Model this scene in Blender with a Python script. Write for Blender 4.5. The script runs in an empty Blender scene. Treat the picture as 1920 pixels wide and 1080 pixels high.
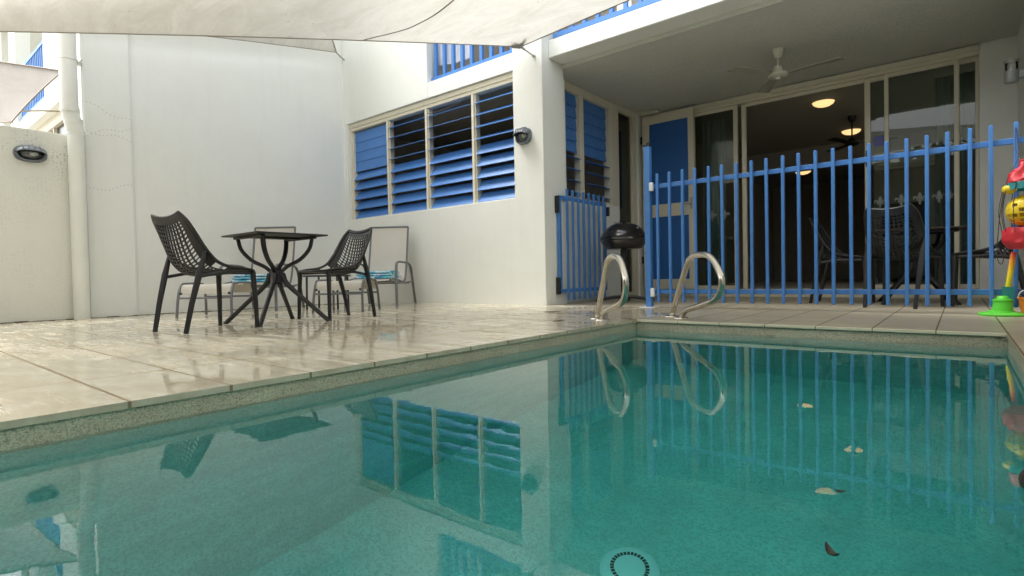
import bpy, bmesh, math, random
from mathutils import Vector, Matrix, noise as mnoise
random.seed(7)
R = math.radians
S = bpy.context.scene
COL = S.collection

# ------------------------------------------------------------------ camera, world, sun, exposure
cam_d = bpy.data.cameras.new("camera")
cam = bpy.data.objects.new("camera", cam_d)
COL.objects.link(cam)
S.camera = cam
cam_d.sensor_width = 36.0
cam_d.lens = 1026.15 / 1920 * 36.0
cam_d.clip_start = 0.02
cam_d.clip_end = 500
pi_, ro_, ya_ = -0.0208007, -0.0199942, 0.6855775
fwd = Vector((-math.sin(ya_) * math.cos(pi_), math.cos(ya_) * math.cos(pi_), math.sin(pi_)))
rt = Vector((math.cos(ya_), math.sin(ya_), 0))
up = rt.cross(fwd)
r2 = rt * math.cos(ro_) + up * math.sin(ro_)
u2 = -rt * math.sin(ro_) + up * math.cos(ro_)
m = Matrix((r2, u2, -fwd)).transposed().to_4x4()
m.translation = (0, 0, 0.34)
cam.matrix_world = m

SUN_EL, SUN_AZ = 62.0, 243.0           # azimuth of the sun measured from +Y clockwise
W = bpy.data.worlds.new("World")
S.world = W
W.use_nodes = True
wn, wl = W.node_tree.nodes, W.node_tree.links
bg = wn["Background"]
sky = wn.new("ShaderNodeTexSky")
sky.sky_type = 'NISHITA'
sky.sun_disc = False
sky.sun_elevation = R(SUN_EL)
sky.sun_rotation = R(SUN_AZ)
sky.dust_density = 4.0
sky.air_density = 1.2
hsv = wn.new("ShaderNodeHueSaturation")      # overcast: the sky is nearly grey
hsv.inputs["Saturation"].default_value = 0.08
wl.new(sky.outputs[0], hsv.inputs["Color"])
wl.new(hsv.outputs[0], bg.inputs[0])
bg.inputs[1].default_value = 0.15
sl = bpy.data.lights.new("sun", 'SUN')
sl.energy = 0.6
sl.angle = R(22)
sl.color = (1.0, 0.97, 0.92)
so = bpy.data.objects.new("sun", sl)
COL.objects.link(so)
sd = Vector((math.sin(R(SUN_AZ)) * math.cos(R(SUN_EL)), math.cos(R(SUN_AZ)) * math.cos(R(SUN_EL)), math.sin(R(SUN_EL))))
so.rotation_euler = sd.to_track_quat('Z', 'Y').to_euler()
so.location = (0, -3, 9)
S.view_settings.view_transform = 'Standard'
S.view_settings.look = 'None'
S.view_settings.exposure = 1.78
S.view_settings.gamma = 1.0
S.render.engine = 'CYCLES'
S.cycles.use_denoising = True
S.cycles.max_bounces = 14
S.cycles.transmission_bounces = 10
S.cycles.transparent_max_bounces = 16
S.cycles.sample_clamp_indirect = 6.0
S.cycles.caustics_refractive = True
S.cycles.caustics_reflective = False

# ------------------------------------------------------------------ material helpers
MATS = {}


class NT:
    def __init__(s, name):
        s.m = bpy.data.materials.new(name)
        s.m.use_nodes = True
        s.n = s.m.node_tree.nodes
        s.l = s.m.node_tree.links
        s.bsdf = s.n["Principled BSDF"]
        s.out = s.n["Material Output"]
        MATS[name] = s.m

    def add(s, t, **kw):
        nd = s.n.new(t)
        for k, v in kw.items():
            if k.startswith('i_'):
                key = k[2:]
                key = int(key) if key.isdigit() else key.replace('_', ' ')
                s.set(nd.inputs[key], v)
            else:
                setattr(nd, k, v)
        return nd

    def set(s, sock, v):
        if hasattr(v, 'is_output') or isinstance(v, bpy.types.NodeSocket):
            s.l.new(v, sock)
        else:
            if isinstance(v, tuple) and len(v) == 3 and sock.type == 'RGBA':
                v = v + (1,)
            sock.default_value = v

    def math(s, op, a, b=None, c=None, clamp=False):
        nd = s.n.new("ShaderNodeMath")
        nd.operation = op
        nd.use_clamp = clamp
        s.set(nd.inputs[0], a)
        if b is not None: s.set(nd.inputs[1], b)
        if c is not None: s.set(nd.inputs[2], c)
        return nd.outputs[0]

    def mix(s, f, a, b, blend='MIX'):
        nd = s.n.new("ShaderNodeMix")
        nd.data_type = 'RGBA'
        nd.blend_type = blend
        s.set(nd.inputs[0], f)
        s.set(nd.inputs[6], a)
        s.set(nd.inputs[7], b)
        return nd.outputs[2]

    def noise(s, vec, scale, detail=4, rough=0.55, dist=0.0):
        nd = s.add("ShaderNodeTexNoise")
        nd.inputs["Scale"].default_value = scale
        nd.inputs["Detail"].default_value = detail
        nd.inputs["Roughness"].default_value = rough
        nd.inputs["Distortion"].default_value = dist
        if vec is not None: s.l.new(vec, nd.inputs["Vector"])
        return nd.outputs["Fac"]

    def ramp(s, f, stops):
        nd = s.add("ShaderNodeValToRGB")
        el = nd.color_ramp.elements
        while len(el) < len(stops): el.new(0.5)
        for e, (p, c) in zip(el, stops):
            e.position = p
            e.color = (c, c, c, 1) if not isinstance(c, tuple) else c + (1,)
        s.l.new(f, nd.inputs[0])
        return nd.outputs[0]

    def pos(s, scale=(1, 1, 1)):
        g = s.add("ShaderNodeNewGeometry")
        mp = s.add("ShaderNodeMapping")
        mp.inputs["Scale"].default_value = scale
        s.l.new(g.outputs["Position"], mp.inputs["Vector"])
        return mp.outputs[0]

    def obj(s, scale=(1, 1, 1)):
        g = s.add("ShaderNodeTexCoord")
        mp = s.add("ShaderNodeMapping")
        mp.inputs["Scale"].default_value = scale
        s.l.new(g.outputs["Object"], mp.inputs["Vector"])
        return mp.outputs[0]

    def bump(s, h, strength=0.3, dist=0.01, normal=None):
        nd = s.add("ShaderNodeBump")
        nd.inputs["Strength"].default_value = strength
        nd.inputs["Distance"].default_value = dist
        s.l.new(h, nd.inputs["Height"])
        if normal is not None: s.l.new(normal, nd.inputs["Normal"])
        return nd.outputs[0]

    def P(s, **kw):
        for k, v in kw.items():
            s.set(s.bsdf.inputs[k.replace('_', ' ')], v)
        return s.m


def simple(name, col, rough=0.5, metal=0.0, var=0.12, scale=14, bump=0.0, bscale=120, spec=0.5, coat=0.0):
    t = NT(name)
    v = t.obj()
    f = t.noise(v, scale, 5)
    a = tuple(c * (1 - var) for c in col)
    b = tuple(min(1, c * (1 + var)) for c in col)
    c = t.mix(f, a, b)
    rf = t.math('MULTIPLY_ADD', t.noise(v, scale * 2.3, 4), 0.3, rough - 0.15, clamp=True)
    t.P(Base_Color=c, Roughness=rf, Metallic=metal, Specular_IOR_Level=spec, Coat_Weight=coat)
    if bump:
        t.P(Normal=t.bump(t.noise(v, bscale, 3), bump, 0.004))
    return t.m


def plaster(name, col, specks=0.0, streaks=0.0, var=0.05, band=False, rough_bump=0.35, bd=0.006):
    t = NT(name)
    v = t.pos()
    big = t.noise(v, 0.9, 4, 0.6)
    mid = t.noise(v, 5.0, 5, 0.6)
    a = tuple(c * (1 - var) for c in col)
    b = tuple(min(0.9, c * (1 + var)) for c in col)
    c = t.mix(t.math('MULTIPLY_ADD', mid, 0.4, t.math('MULTIPLY', big, 0.6)), a, b)
    if streaks:
        vs = t.pos((7, 7, 0.5))
        st = t.ramp(t.noise(vs, 1.0, 5, 0.65), [(0.52, 0.0), (0.75, 1.0)])
        c = t.mix(t.math('MULTIPLY', st, streaks), c, (0.42, 0.40, 0.31))
    if specks:
        vo = t.add("ShaderNodeTexVoronoi")
        vo.inputs["Scale"].default_value = 30
        vo.voronoi_dimensions = '2D'
        sp_ = t.add("ShaderNodeSeparateXYZ", i_0=t.pos((1, 1, 1.25)))
        cb_ = t.add("ShaderNodeCombineXYZ", i_0=t.math('ADD', sp_.outputs[0], sp_.outputs[1]), i_1=sp_.outputs[2])
        t.l.new(cb_.outputs[0], vo.inputs["Vector"])
        dots = t.math('LESS_THAN', vo.outputs["Distance"], 0.24)
        sel = t.math('GREATER_THAN', t.add("ShaderNodeSeparateColor", i_0=vo.outputs["Color"]).outputs[0], 0.45)
        z = t.add("ShaderNodeSeparateXYZ", i_0=t.pos()).outputs[2]
        hgt = t.math('MULTIPLY_ADD', z, 1.5, -2.0, clamp=True)
        clus = t.ramp(t.noise(t.pos(), 3.0, 4), [(0.38, 0.0), (0.6, 1.0)])
        k = t.math('MULTIPLY', t.math('MULTIPLY', dots, sel), t.math('MULTIPLY', clus, t.math('MAXIMUM', hgt, 0.12)))
        c = t.mix(t.math('MULTIPLY', k, specks), c, (0.10, 0.09, 0.06))
    h = t.math('ADD', t.noise(v, 90, 5, 0.7), t.math('MULTIPLY', t.noise(v, 22, 3), 0.6))
    t.P(Base_Color=c, Roughness=0.86, Specular_IOR_Level=0.25, Normal=t.bump(h, rough_bump, bd))
    return t.m


WALLC = (0.76, 0.775, 0.735)
plaster("wall_render", WALLC, streaks=0.07, var=0.065)
plaster("old_wall_render", (0.71, 0.715, 0.65), specks=0.85, streaks=0.12, var=0.08)
plaster("ceiling_render", (0.80, 0.80, 0.72), var=0.10, rough_bump=0.9, bd=0.03)
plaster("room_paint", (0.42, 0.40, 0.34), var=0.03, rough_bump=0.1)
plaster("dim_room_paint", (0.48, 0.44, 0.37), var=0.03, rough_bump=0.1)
plaster("pilaster_render", WALLC, streaks=0.07, var=0.065)
t = NT.__new__(NT); t.m = MATS["pilaster_render"]; t.n = t.m.node_tree.nodes; t.l = t.m.node_tree.links; t.bsdf = t.n["Principled BSDF"]
_p = t.add("ShaderNodeSeparateXYZ", i_0=t.pos())
_y, _z = _p.outputs[1], _p.outputs[2]
_tot = None
for z0, sl_, ph in ((2.10, 0.35, 0.0), (2.32, -0.30, 1.7), (1.45, 0.2, 3.0), (2.05, -0.1, 4.2)):
    c0 = t.math('MULTIPLY_ADD', t.math('SUBTRACT', _y, 1.98), sl_, z0)
    c0 = t.math('ADD', c0, t.math('MULTIPLY', t.math('SINE', t.math('MULTIPLY_ADD', _y, 17.0, ph)), 0.022))
    near = t.math('LESS_THAN', t.math('ABSOLUTE', t.math('SUBTRACT', _z, c0)), 0.0055)
    dot = t.math('LESS_THAN', t.math('FRACT', t.math('MULTIPLY', _y, 27.0)), 0.36)
    k_ = t.math('MULTIPLY', near, dot)
    _tot = k_ if _tot is None else t.math('MAXIMUM', _tot, k_)
_old = t.bsdf.inputs["Base Color"].links[0].from_socket
t.l.new(t.mix(t.math('MULTIPLY', _tot, 0.32), _old, (0.10, 0.09, 0.07)), t.bsdf.inputs["Base Color"])
simple("cream_frame", (0.66, 0.62, 0.49), 0.42, var=0.05, bump=0.05)
simple("blue_paint", (0.060, 0.205, 0.53), 0.38, var=0.10, scale=9, bump=0.06, bscale=60)
simple("blue_blade", (0.060, 0.195, 0.52), 0.45, var=0.14, scale=5, bump=0.05, bscale=40)
simple("deep_blue_panel", (0.022, 0.115, 0.36), 0.40, var=0.10, scale=4)
simple("clear_clip", (0.72, 0.70, 0.62), 0.35)
simple("white_plastic", (0.78, 0.78, 0.72), 0.35, var=0.04)
simple("pipe_white", (0.74, 0.75, 0.69), 0.45, var=0.07, scale=6)
simple("black_plastic", (0.009, 0.010, 0.011), 0.46, var=0.25, scale=20, bump=0.08, bscale=220)
simple("black_enamel", (0.010, 0.010, 0.012), 0.22, var=0.3, scale=8, coat=0.5)
simple("black_metal", (0.020, 0.020, 0.022), 0.5, var=0.2)
simple("grey_tube", (0.145, 0.150, 0.160), 0.42, var=0.12, bump=0.04)
simple("lamp_grey", (0.12, 0.14, 0.16), 0.45, var=0.15, bump=0.1)
simple("alloy", (0.40, 0.41, 0.41), 0.4, metal=0.25, var=0.08)
simple("hinge_white", (0.75, 0.76, 0.76), 0.4)
simple("fan_white", (0.56, 0.55, 0.45), 0.45, var=0.05)
simple("fan_blade", (0.36, 0.355, 0.29), 0.5, var=0.05)
simple("dark_wood", (0.055, 0.036, 0.024), 0.5, var=0.3, scale=10)
simple("screen_black", (0.008, 0.009, 0.010), 0.18)
simple("linen_white", (0.78, 0.79, 0.82), 0.85, var=0.04, bump=0.2)
simple("curtain_cloth", (0.34, 0.40, 0.36), 0.9, var=0.1, bump=0.2, bscale=40)
simple("rope", (0.42, 0.36, 0.26), 0.9, var=0.2)
simple("galvanised", (0.42, 0.41, 0.38), 0.45, metal=0.6, var=0.15)
simple("toy_red", (0.55, 0.022, 0.035), 0.5)
simple("toy_yellow", (0.80, 0.58, 0.02), 0.38)
simple("toy_green", (0.12, 0.62, 0.05), 0.38)
simple("toy_teal", (0.02, 0.22, 0.24), 0.5)
simple("toy_orange", (0.72, 0.19, 0.03), 0.42)
simple("leaf_brown", (0.10, 0.075, 0.04), 0.7, var=0.4)
simple("leaf_pale", (0.72, 0.62, 0.38), 0.6, var=0.3)
simple("pod_brown", (0.045, 0.025, 0.018), 0.4, var=0.6, scale=60)
simple("wet_leaf", (0.014, 0.013, 0.010), 0.4, var=0.4)
simple("decal_white", (0.22, 0.25, 0.235), 0.6)
simple("notice_blue", (0.10, 0.12, 0.36), 0.5)
simple("grate_white", (0.95, 0.96, 0.95), 0.4, var=0.02)
simple("grate_slot", (0.03, 0.035, 0.035), 0.6)
simple("cord_dark", (0.05, 0.045, 0.05), 0.8)
simple("wet_puddle_stain", (0.2, 0.17, 0.12), 0.3)
simple("leaf_green", (0.045, 0.085, 0.025), 0.55, var=0.4)
simple("bark", (0.12, 0.09, 0.06), 0.85, var=0.3, bump=0.5, bscale=30)

# sling fabric
t = NT("sling_fabric")
wv = t.add("ShaderNodeTexWave"); wv.inputs["Scale"].default_value = 60
t.l.new(t.obj(), wv.inputs["Vector"])
c = t.mix(t.noise(t.obj(), 4, 5), (0.50, 0.475, 0.42), (0.60, 0.575, 0.515))
t.P(Base_Color=c, Roughness=0.8, Normal=t.bump(wv.outputs["Fac"], 0.15, 0.002))

# towel
t = NT("patterned_towel")
vo = t.add("ShaderNodeTexVoronoi"); vo.inputs["Scale"].default_value = 13
t.l.new(t.obj((1, 1, 1.6)), vo.inputs["Vector"])
g = t.add("ShaderNodeSeparateColor", i_0=vo.outputs["Color"]).outputs[0]
c = t.ramp(g, [(0.0, (0.03, 0.16, 0.42)), (0.28, (0.06, 0.42, 0.55)), (0.48, (0.62, 0.76, 0.80)), (0.7, (0.16, 0.62, 0.66)), (0.88, (0.72, 0.78, 0.80))])
for e in t.n: pass
rings = t.math('GREATER_THAN', t.math('FRACT', t.math('MULTIPLY', vo.outputs["Distance"], 3.0)), 0.55)
c = t.mix(t.math('MULTIPLY', rings, 0.45), c, (0.06, 0.30, 0.60))
t.P(Base_Color=c, Roughness=0.9, Normal=t.bump(t.noise(t.obj(), 240, 2), 0.4, 0.003))

# stainless
t = NT("stainless")
v = t.obj()
t.P(Base_Color=t.mix(t.noise(v, 10, 4), (0.52, 0.48, 0.41), (0.66, 0.63, 0.57)), Metallic=1.0,
    Roughness=t.math('MULTIPLY_ADD', t.noise(v, 18, 4), 0.22, 0.10),
    Normal=t.bump(t.noise(t.obj((30, 30, 4)), 6, 3), 0.05, 0.003))

# rainbow spade
t = NT("rainbow_plastic")
z = t.add("ShaderNodeSeparateXYZ", i_0=t.obj()).outputs[2]
zz = t.math('MULTIPLY_ADD', z, 3.3, 0.0)
c = t.ramp(zz, [(0.0, (0.55, 0.62, 0.02)), (0.35, (0.85, 0.62, 0.02)), (0.6, (0.85, 0.30, 0.02)), (0.8, (0.55, 0.02, 0.05))])
t.P(Base_Color=c, Roughness=0.4)

# pebble render of the pool
def pebble(name, base, dark, light, sc=150):
    t = NT(name)
    v = t.pos()
    vo = t.add("ShaderNodeTexVoronoi"); vo.inputs["Scale"].default_value = sc
    t.l.new(v, vo.inputs["Vector"])
    g = t.add("ShaderNodeSeparateColor", i_0=vo.outputs["Color"]).outputs[0]
    c = t.ramp(g, [(0.0, dark), (0.16, tuple(x * 0.8 for x in base)), (0.5, base), (0.85, light)])
    patch = t.ramp(t.noise(t.pos((1, 1, 2.5)), 6, 5), [(0.35, 0.0), (0.68, 1.0)])
    c = t.mix(t.math('MULTIPLY', patch, 0.40), c, tuple(x * 0.60 for x in base))
    t.P(Base_Color=c, Roughness=0.6, Normal=t.bump(vo.outputs["Distance"], 0.6, 0.004))
    return t.m
pebble("pebble_band", (0.60, 0.545, 0.40), (0.27, 0.25, 0.21), (0.72, 0.67, 0.52), 240)
pebble("pool_plaster", (0.57, 0.765, 0.715), (0.51, 0.69, 0.645), (0.62, 0.81, 0.76), 130)

# tiles: lx, ly tile sizes, origin; wet gloss varies in streaks
def tile_mat(name, lx, ly, ox, oy, ca, cb, cc, wet=0.6, grout=(0.30, 0.24, 0.15), gw=0.0042):
    t = NT(name)
    p = t.pos()
    xyz = t.add("ShaderNodeSeparateXYZ", i_0=p)
    def cell(sock, o, l):
        u = t.math('DIVIDE', t.math('SUBTRACT', sock, o), l)
        fl = t.math('FLOOR', u)
        fr = t.math('FRACT', u)
        d = t.math('MULTIPLY', t.math('MINIMUM', fr, t.math('SUBTRACT', 1.0, fr)), l)
        return fl, d
    fx, dx = cell(xyz.outputs[0], ox, lx)
    fy, dy = cell(xyz.outputs[1], oy, ly)
    dmin = t.math('MINIMUM', dx, dy)
    wob = t.math('MULTIPLY', t.math('SUBTRACT', t.noise(p, 18, 3), 0.5), 0.004)
    dmin = t.math('ADD', dmin, wob)
    line = t.math('LESS_THAN', dmin, gw)
    cmb = t.add("ShaderNodeCombineXYZ", i_0=fx, i_1=fy)
    wn_ = t.add("ShaderNodeTexWhiteNoise"); t.l.new(cmb.outputs[0], wn_.inputs["Vector"])
    off = t.add("ShaderNodeVectorMath", operation='MULTIPLY_ADD')
    t.l.new(wn_.outputs["Color"], off.inputs[0]); off.inputs[1].default_value = (7, 7, 7); t.l.new(p, off.inputs[2])
    mp = t.add("ShaderNodeMapping"); t.l.new(off.outputs[0], mp.inputs["Vector"])
    mp.inputs["Rotation"].default_value = (0, 0, R(-33)); mp.inputs["Scale"].default_value = (1.3, 2.6, 1)
    f1 = t.noise(mp.outputs[0], 2.6, 6, 0.62, 0.6)
    f2 = t.noise(mp.outputs[0], 9, 5, 0.6)
    f = t.math('ADD', t.math('MULTIPLY', f1, 0.75), t.math('MULTIPLY', f2, 0.25))
    c = t.ramp(f, [(0.30, ca), (0.47, cb), (0.60, cc), (0.74, tuple(x * 0.93 for x in cb))])
    c = t.mix(0.20, c, t.mix(wn_.outputs["Value"], ca, cc))
    dirt = t.ramp(t.noise(t.pos(), 1.7, 5, 0.65), [(0.42, 0.0), (0.72, 1.0)])
    c = t.mix(t.math('MULTIPLY', dirt, 0.20), c, tuple(x * 0.62 for x in ca))
    c = t.mix(t.math('MULTIPLY', line, 0.95), c, grout)
    # wetness
    mp2 = t.add("ShaderNodeMapping"); t.l.new(p, mp2.inputs["Vector"])
    mp2.inputs["Rotation"].default_value = (0, 0, R(-39)); mp2.inputs["Scale"].default_value = (0.8, 5.0, 1)
    s1 = t.noise(mp2.outputs[0], 3.2, 5, 0.6)
    pud = t.noise(t.pos(), 0.8, 3, 0.5)
    wetf = t.ramp(t.math('ADD', t.math('MULTIPLY', s1, 0.55), t.math('MULTIPLY', pud, 0.55)), [(0.42, 0.0), (0.60, 1.0)])
    wetf = t.math('MULTIPLY', wetf, wet)
    rough = t.math('MULTIPLY_ADD', wetf, -0.42, 0.45)
    rough = t.math('MAXIMUM', rough, t.math('MULTIPLY', line, 0.6))
    h = t.math('ADD', t.math('MULTIPLY', t.math('LESS_THAN', dmin, gw), -1.0), t.math('MULTIPLY', f2, 0.10))
    t.P(Base_Color=c, Roughness=rough, Specular_IOR_Level=t.math('MULTIPLY', t.math('SUBTRACT', 1.0, line), t.math('MULTIPLY_ADD', wetf, 0.24, 0.18)), Normal=t.bump(h, 0.25, 0.002))
    return t.m
tile_mat("deck_tile", 0.578, 0.287, -1.853, 0.518, (0.47, 0.40, 0.28), (0.59, 0.53, 0.40), (0.70, 0.66, 0.54), wet=1.0, grout=(0.26, 0.21, 0.14), gw=0.0050)
tile_mat("pale_deck_tile", 0.2905, 1.42, 0.191, 3.755, (0.36, 0.315, 0.225), (0.43, 0.38, 0.28), (0.50, 0.45, 0.345), wet=0.35, grout=(0.16, 0.135, 0.09))
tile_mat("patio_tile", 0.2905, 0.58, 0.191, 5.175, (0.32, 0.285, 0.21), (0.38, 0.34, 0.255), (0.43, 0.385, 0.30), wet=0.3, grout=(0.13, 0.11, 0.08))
simple("bullnose", (0.74, 0.68, 0.52), 0.4, var=0.08)

# shade sail
def sail_mat(name, ca, cb, tr):
    t = NT(name)
    v = t.pos()
    n1 = t.noise(t.pos((0.8, 2.2, 1)), 1.6, 6, 0.65, 0.8)
    n2 = t.noise(v, 14, 5, 0.7)
    f = t.ramp(t.math('ADD', t.math('MULTIPLY', n1, 0.8), t.math('MULTIPLY', n2, 0.2)), [(0.33, 0.0), (0.66, 1.0)])
    c = t.mix(f, ca, cb)
    vo = t.add("ShaderNodeTexVoronoi"); vo.inputs["Scale"].default_value = 5.5; t.l.new(v, vo.inputs["Vector"])
    sp = t.math('LESS_THAN', vo.outputs["Distance"], 0.045)
    c = t.mix(t.math('MULTIPLY', sp, 0.6), c, (0.25, 0.2, 0.13))
    df = t.add("ShaderNodeBsdfDiffuse"); tl = t.add("ShaderNodeBsdfTranslucent")
    nb = t.bump(t.math('ADD', n1, t.math('MULTIPLY', t.noise(v, 420, 2), 0.02)), 0.35, 0.05)
    for nd in (df, tl):
        t.l.new(c, nd.inputs["Color"]); t.l.new(nb, nd.inputs["Normal"])
    mx = t.add("ShaderNodeMixShader"); mx.inputs[0].default_value = tr
    t.l.new(df.outputs[0], mx.inputs[1]); t.l.new(tl.outputs[0], mx.inputs[2])
    t.l.new(mx.outputs[0], t.out.inputs[0])
    return t.m
sail_mat("sail_cloth", (0.56, 0.54, 0.475), (0.70, 0.685, 0.63), 0.40)
sail_mat("sail_cloth_grey", (0.36, 0.335, 0.31), (0.42, 0.39, 0.365), 0.10)
simple("sail_hem", (0.36, 0.33, 0.29), 0.85, var=0.15)
simple("seam_thread", (0.22, 0.20, 0.17), 0.9)

# glass (thin, lets light through)
def glass_mat(name, tint, refl=1.0):
    t = NT(name)
    tr = t.add("ShaderNodeBsdfTransparent"); t.set(tr.inputs[0], tint)
    gl = t.add("ShaderNodeBsdfGlossy"); gl.inputs["Roughness"].default_value = 0.01
    fr = t.add("ShaderNodeFresnel"); fr.inputs[0].default_value = 1.5
    nb = t.bump(t.noise(t.pos(), 1.3, 2), 0.02, 0.02); t.l.new(nb, gl.inputs["Normal"])
    mx = t.add("ShaderNodeMixShader")
    t.l.new(t.math('MULTIPLY', fr.outputs[0], refl, clamp=True), mx.inputs[0])
    t.l.new(tr.outputs[0], mx.inputs[1]); t.l.new(gl.outputs[0], mx.inputs[2])
    t.l.new(mx.outputs[0], t.out.inputs[0])
    return t.m
glass_mat("window_glass", (0.66, 0.72, 0.68), 1.15)
glass_mat("lamp_glass", (0.85, 0.87, 0.86), 1.6)

def emit(name, col, st):
    t = NT(name)
    t.P(Base_Color=(0.8, 0.75, 0.6), Emission_Color=col, Emission_Strength=st, Roughness=0.4)
    return t.m
emit("lit_diffuser", (1.0, 0.60, 0.25), 0.4)

# water: real refracting surface with the colour of the water in its volume
t = NT("pool_water")
t.n.remove(t.bsdf)
gl = t.add("ShaderNodeBsdfGlass"); gl.inputs["IOR"].default_value = 1.333; gl.inputs["Roughness"].default_value = 0.0
gl.inputs["Color"].default_value = (1, 1, 1, 1)
h = t.math('ADD', t.math('MULTIPLY', t.noise(t.pos((1.0, 1.4, 1)), 1.6, 2, 0.4), 0.55), t.math('MULTIPLY', t.noise(t.pos(), 11, 2, 0.5), 0.11))
t.l.new(t.bump(h, 0.13, 0.015), gl.inputs["Normal"])
t.l.new(gl.outputs[0], t.out.inputs["Surface"])
va = t.add("ShaderNodeVolumeAbsorption")
va.inputs["Color"].default_value = (0.0, 0.905, 0.908, 1); va.inputs["Density"].default_value = 0.55
t.l.new(va.outputs[0], t.out.inputs["Volume"])

# ------------------------------------------------------------------ mesh builder
ROOT = {}


class MB:
    def __init__(s):
        s.bm = bmesh.new()

    def bx(s, x0, x1, y0, y1, z0, z1, bev=0.0, M=None, seg=1):
        b = bmesh.new()
        r = bmesh.ops.create_cube(b, size=1.0)
        for v in r['verts']:
            v.co = Vector(((x0 + x1) / 2 + v.co.x * (x1 - x0), (y0 + y1) / 2 + v.co.y * (y1 - y0), (z0 + z1) / 2 + v.co.z * (z1 - z0)))
        if bev:
            bmesh.ops.bevel(b, geom=b.edges[:], offset=bev, segments=seg, affect='EDGES')
        s._merge(b, M)
        return s

    def _merge(s, b, M=None):
        if M is not None: bmesh.ops.transform(b, matrix=M, verts=b.verts[:])
        me = bpy.data.meshes.new("tmp")
        b.to_mesh(me); b.free()
        s.bm.from_mesh(me)
        bpy.data.meshes.remove(me)

    def tube(s, pts, r, n=10, cap=True, closed=False, rx=None, M=None, square=False):
        pts = [Vector(p) for p in pts]
        k = len(pts)
        rs = r if isinstance(r, (list, tuple)) else [r] * k
        rxs = rx if isinstance(rx, (list, tuple)) else [rx] * k if rx else rs
        tang = []
        for i in range(k):
            a = pts[i - 1] if (i > 0 or closed) else pts[i]
            b = pts[(i + 1) % k] if (i < k - 1 or closed) else pts[i]
            tang.append((b - a).normalized())
        ref = Vector((0, 0, 1)) if abs(tang[0].z) < 0.9 else Vector((0, 1, 0))
        u = tang[0].cross(ref).normalized()
        b = bmesh.new()
        rings = []
        for i in range(k):
            tt = tang[i]
            u = (u - tt * u.dot(tt)).normalized()
            w = tt.cross(u)
            ring = []
            for j in range(n):
                a = 2 * math.pi * (j + (0.5 if square else 0)) / n
                ring.append(b.verts.new(pts[i] + u * (math.cos(a) * rxs[i]) + w * (math.sin(a) * rs[i])))
            rings.append(ring)
        for i in range(k if closed else k - 1):
            A, B = rings[i], rings[(i + 1) % k]
            for j in range(n):
                b.faces.new((A[j], A[(j + 1) % n], B[(j + 1) % n], B[j]))
        if cap and not closed:
            b.faces.new(rings[0][::-1]); b.faces.new(rings[-1])
        bmesh.ops.recalc_face_normals(b, faces=b.faces[:])
        s._merge(b, M)
        return s

    def lathe(s, prof, n=24, M=None):
        b = bmesh.new()
        rings = []
        for (r, z) in prof:
            if r < 1e-5:
                rings.append([b.verts.new((0, 0, z))])
            else:
                rings.append([b.verts.new((r * math.cos(2 * math.pi * j / n), r * math.sin(2 * math.pi * j / n), z)) for j in range(n)])
        for A, B in zip(rings, rings[1:]):
            for j in range(n):
                j2 = (j + 1) % n
                if len(A) == 1 and len(B) == 1: continue
                if len(A) == 1: b.faces.new((A[0], B[j2], B[j]))
                elif len(B) == 1: b.faces.new((A[j], A[j2], B[0]))
                else: b.faces.new((A[j], A[j2], B[j2], B[j]))
        bmesh.ops.recalc_face_normals(b, faces=b.faces[:])
        s._merge(b, M)
        return s

    def prism(s, poly, z0, z1, M=None):
        b = bmesh.new()
        lo = [b.verts.new((x, y, z0)) for x, y in poly]
        hi = [b.verts.new((x, y, z1)) for x, y in poly]
        n = len(poly)
        b.faces.new(lo[::-1]); b.faces.new(hi)
        for i in range(n): b.faces.new((lo[i], lo[(i + 1) % n], hi[(i + 1) % n], hi[i]))
        bmesh.ops.recalc_face_normals(b, faces=b.faces[:])
        s._merge(b, M)
        return s

    def ball(s, c, r, M=None, seg=18):
        b = bmesh.new()
        bmesh.ops.create_uvsphere(b, u_segments=seg, v_segments=seg // 2 + 1, radius=1)
        rr = r if isinstance(r, (tuple, list)) else (r, r, r)
        for v in b.verts: v.co = Vector((c[0] + v.co.x * rr[0], c[1] + v.co.y * rr[1], c[2] + v.co.z * rr[2]))
        s._merge(b, M)
        return s

    def grid(s, fn, nu, nv, M=None):
        b = bmesh.new()
        V = [[b.verts.new(fn(i / nu, j / nv)) for j in range(nv + 1)] for i in range(nu + 1)]
        for i in range(nu):
            for j in range(nv):
                b.faces.new((V[i][j], V[i + 1][j], V[i + 1][j + 1], V[i][j + 1]))
        s._merge(b, M)
        return s

    def build(s, name, mat, parent=None, world=True, smooth=False):
        """link as one mesh object; with world=True the coordinates given were world coordinates"""
        rootM = None
        p = parent
        while p is not None:
            if p in ROOT: rootM = ROOT[p]; break
            p = p.parent
        if world and rootM is not None:
            bmesh.ops.transform(s.bm, matrix=rootM.inverted(), verts=s.bm.verts[:])
        me = bpy.data.meshes.new(name)
        s.bm.to_mesh(me); s.bm.free()
        me.materials.append(MATS[mat])
        if smooth:
            for f in me.polygons: f.use_smooth = True
            try: me.set_sharp_from_angle(angle=R(smooth if smooth is not True else 40))
            except Exception: pass
        o = bpy.data.objects.new(name, me)
        COL.objects.link(o)
        if parent is not None: o.parent = parent
        return o


def tag(o, label=None, cat=None, group=None, kind=None):
    if label: o["label"] = label
    if cat: o["category"] = cat
    if group: o["group"] = group
    if kind: o["kind"] = kind
    return o


def thing(name, label, cat, loc=(0, 0, 0), rz=0.0, group=None):
    o = bpy.data.objects.new(name, None)
    o.empty_display_size = 0.1
    COL.objects.link(o)
    o.location = loc
    o.rotation_euler = (0, 0, rz)
    ROOT[o] = Matrix.Translation(Vector(loc)) @ Matrix.Rotation(rz, 4, 'Z')
    return tag(o, label, cat, group)


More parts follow.
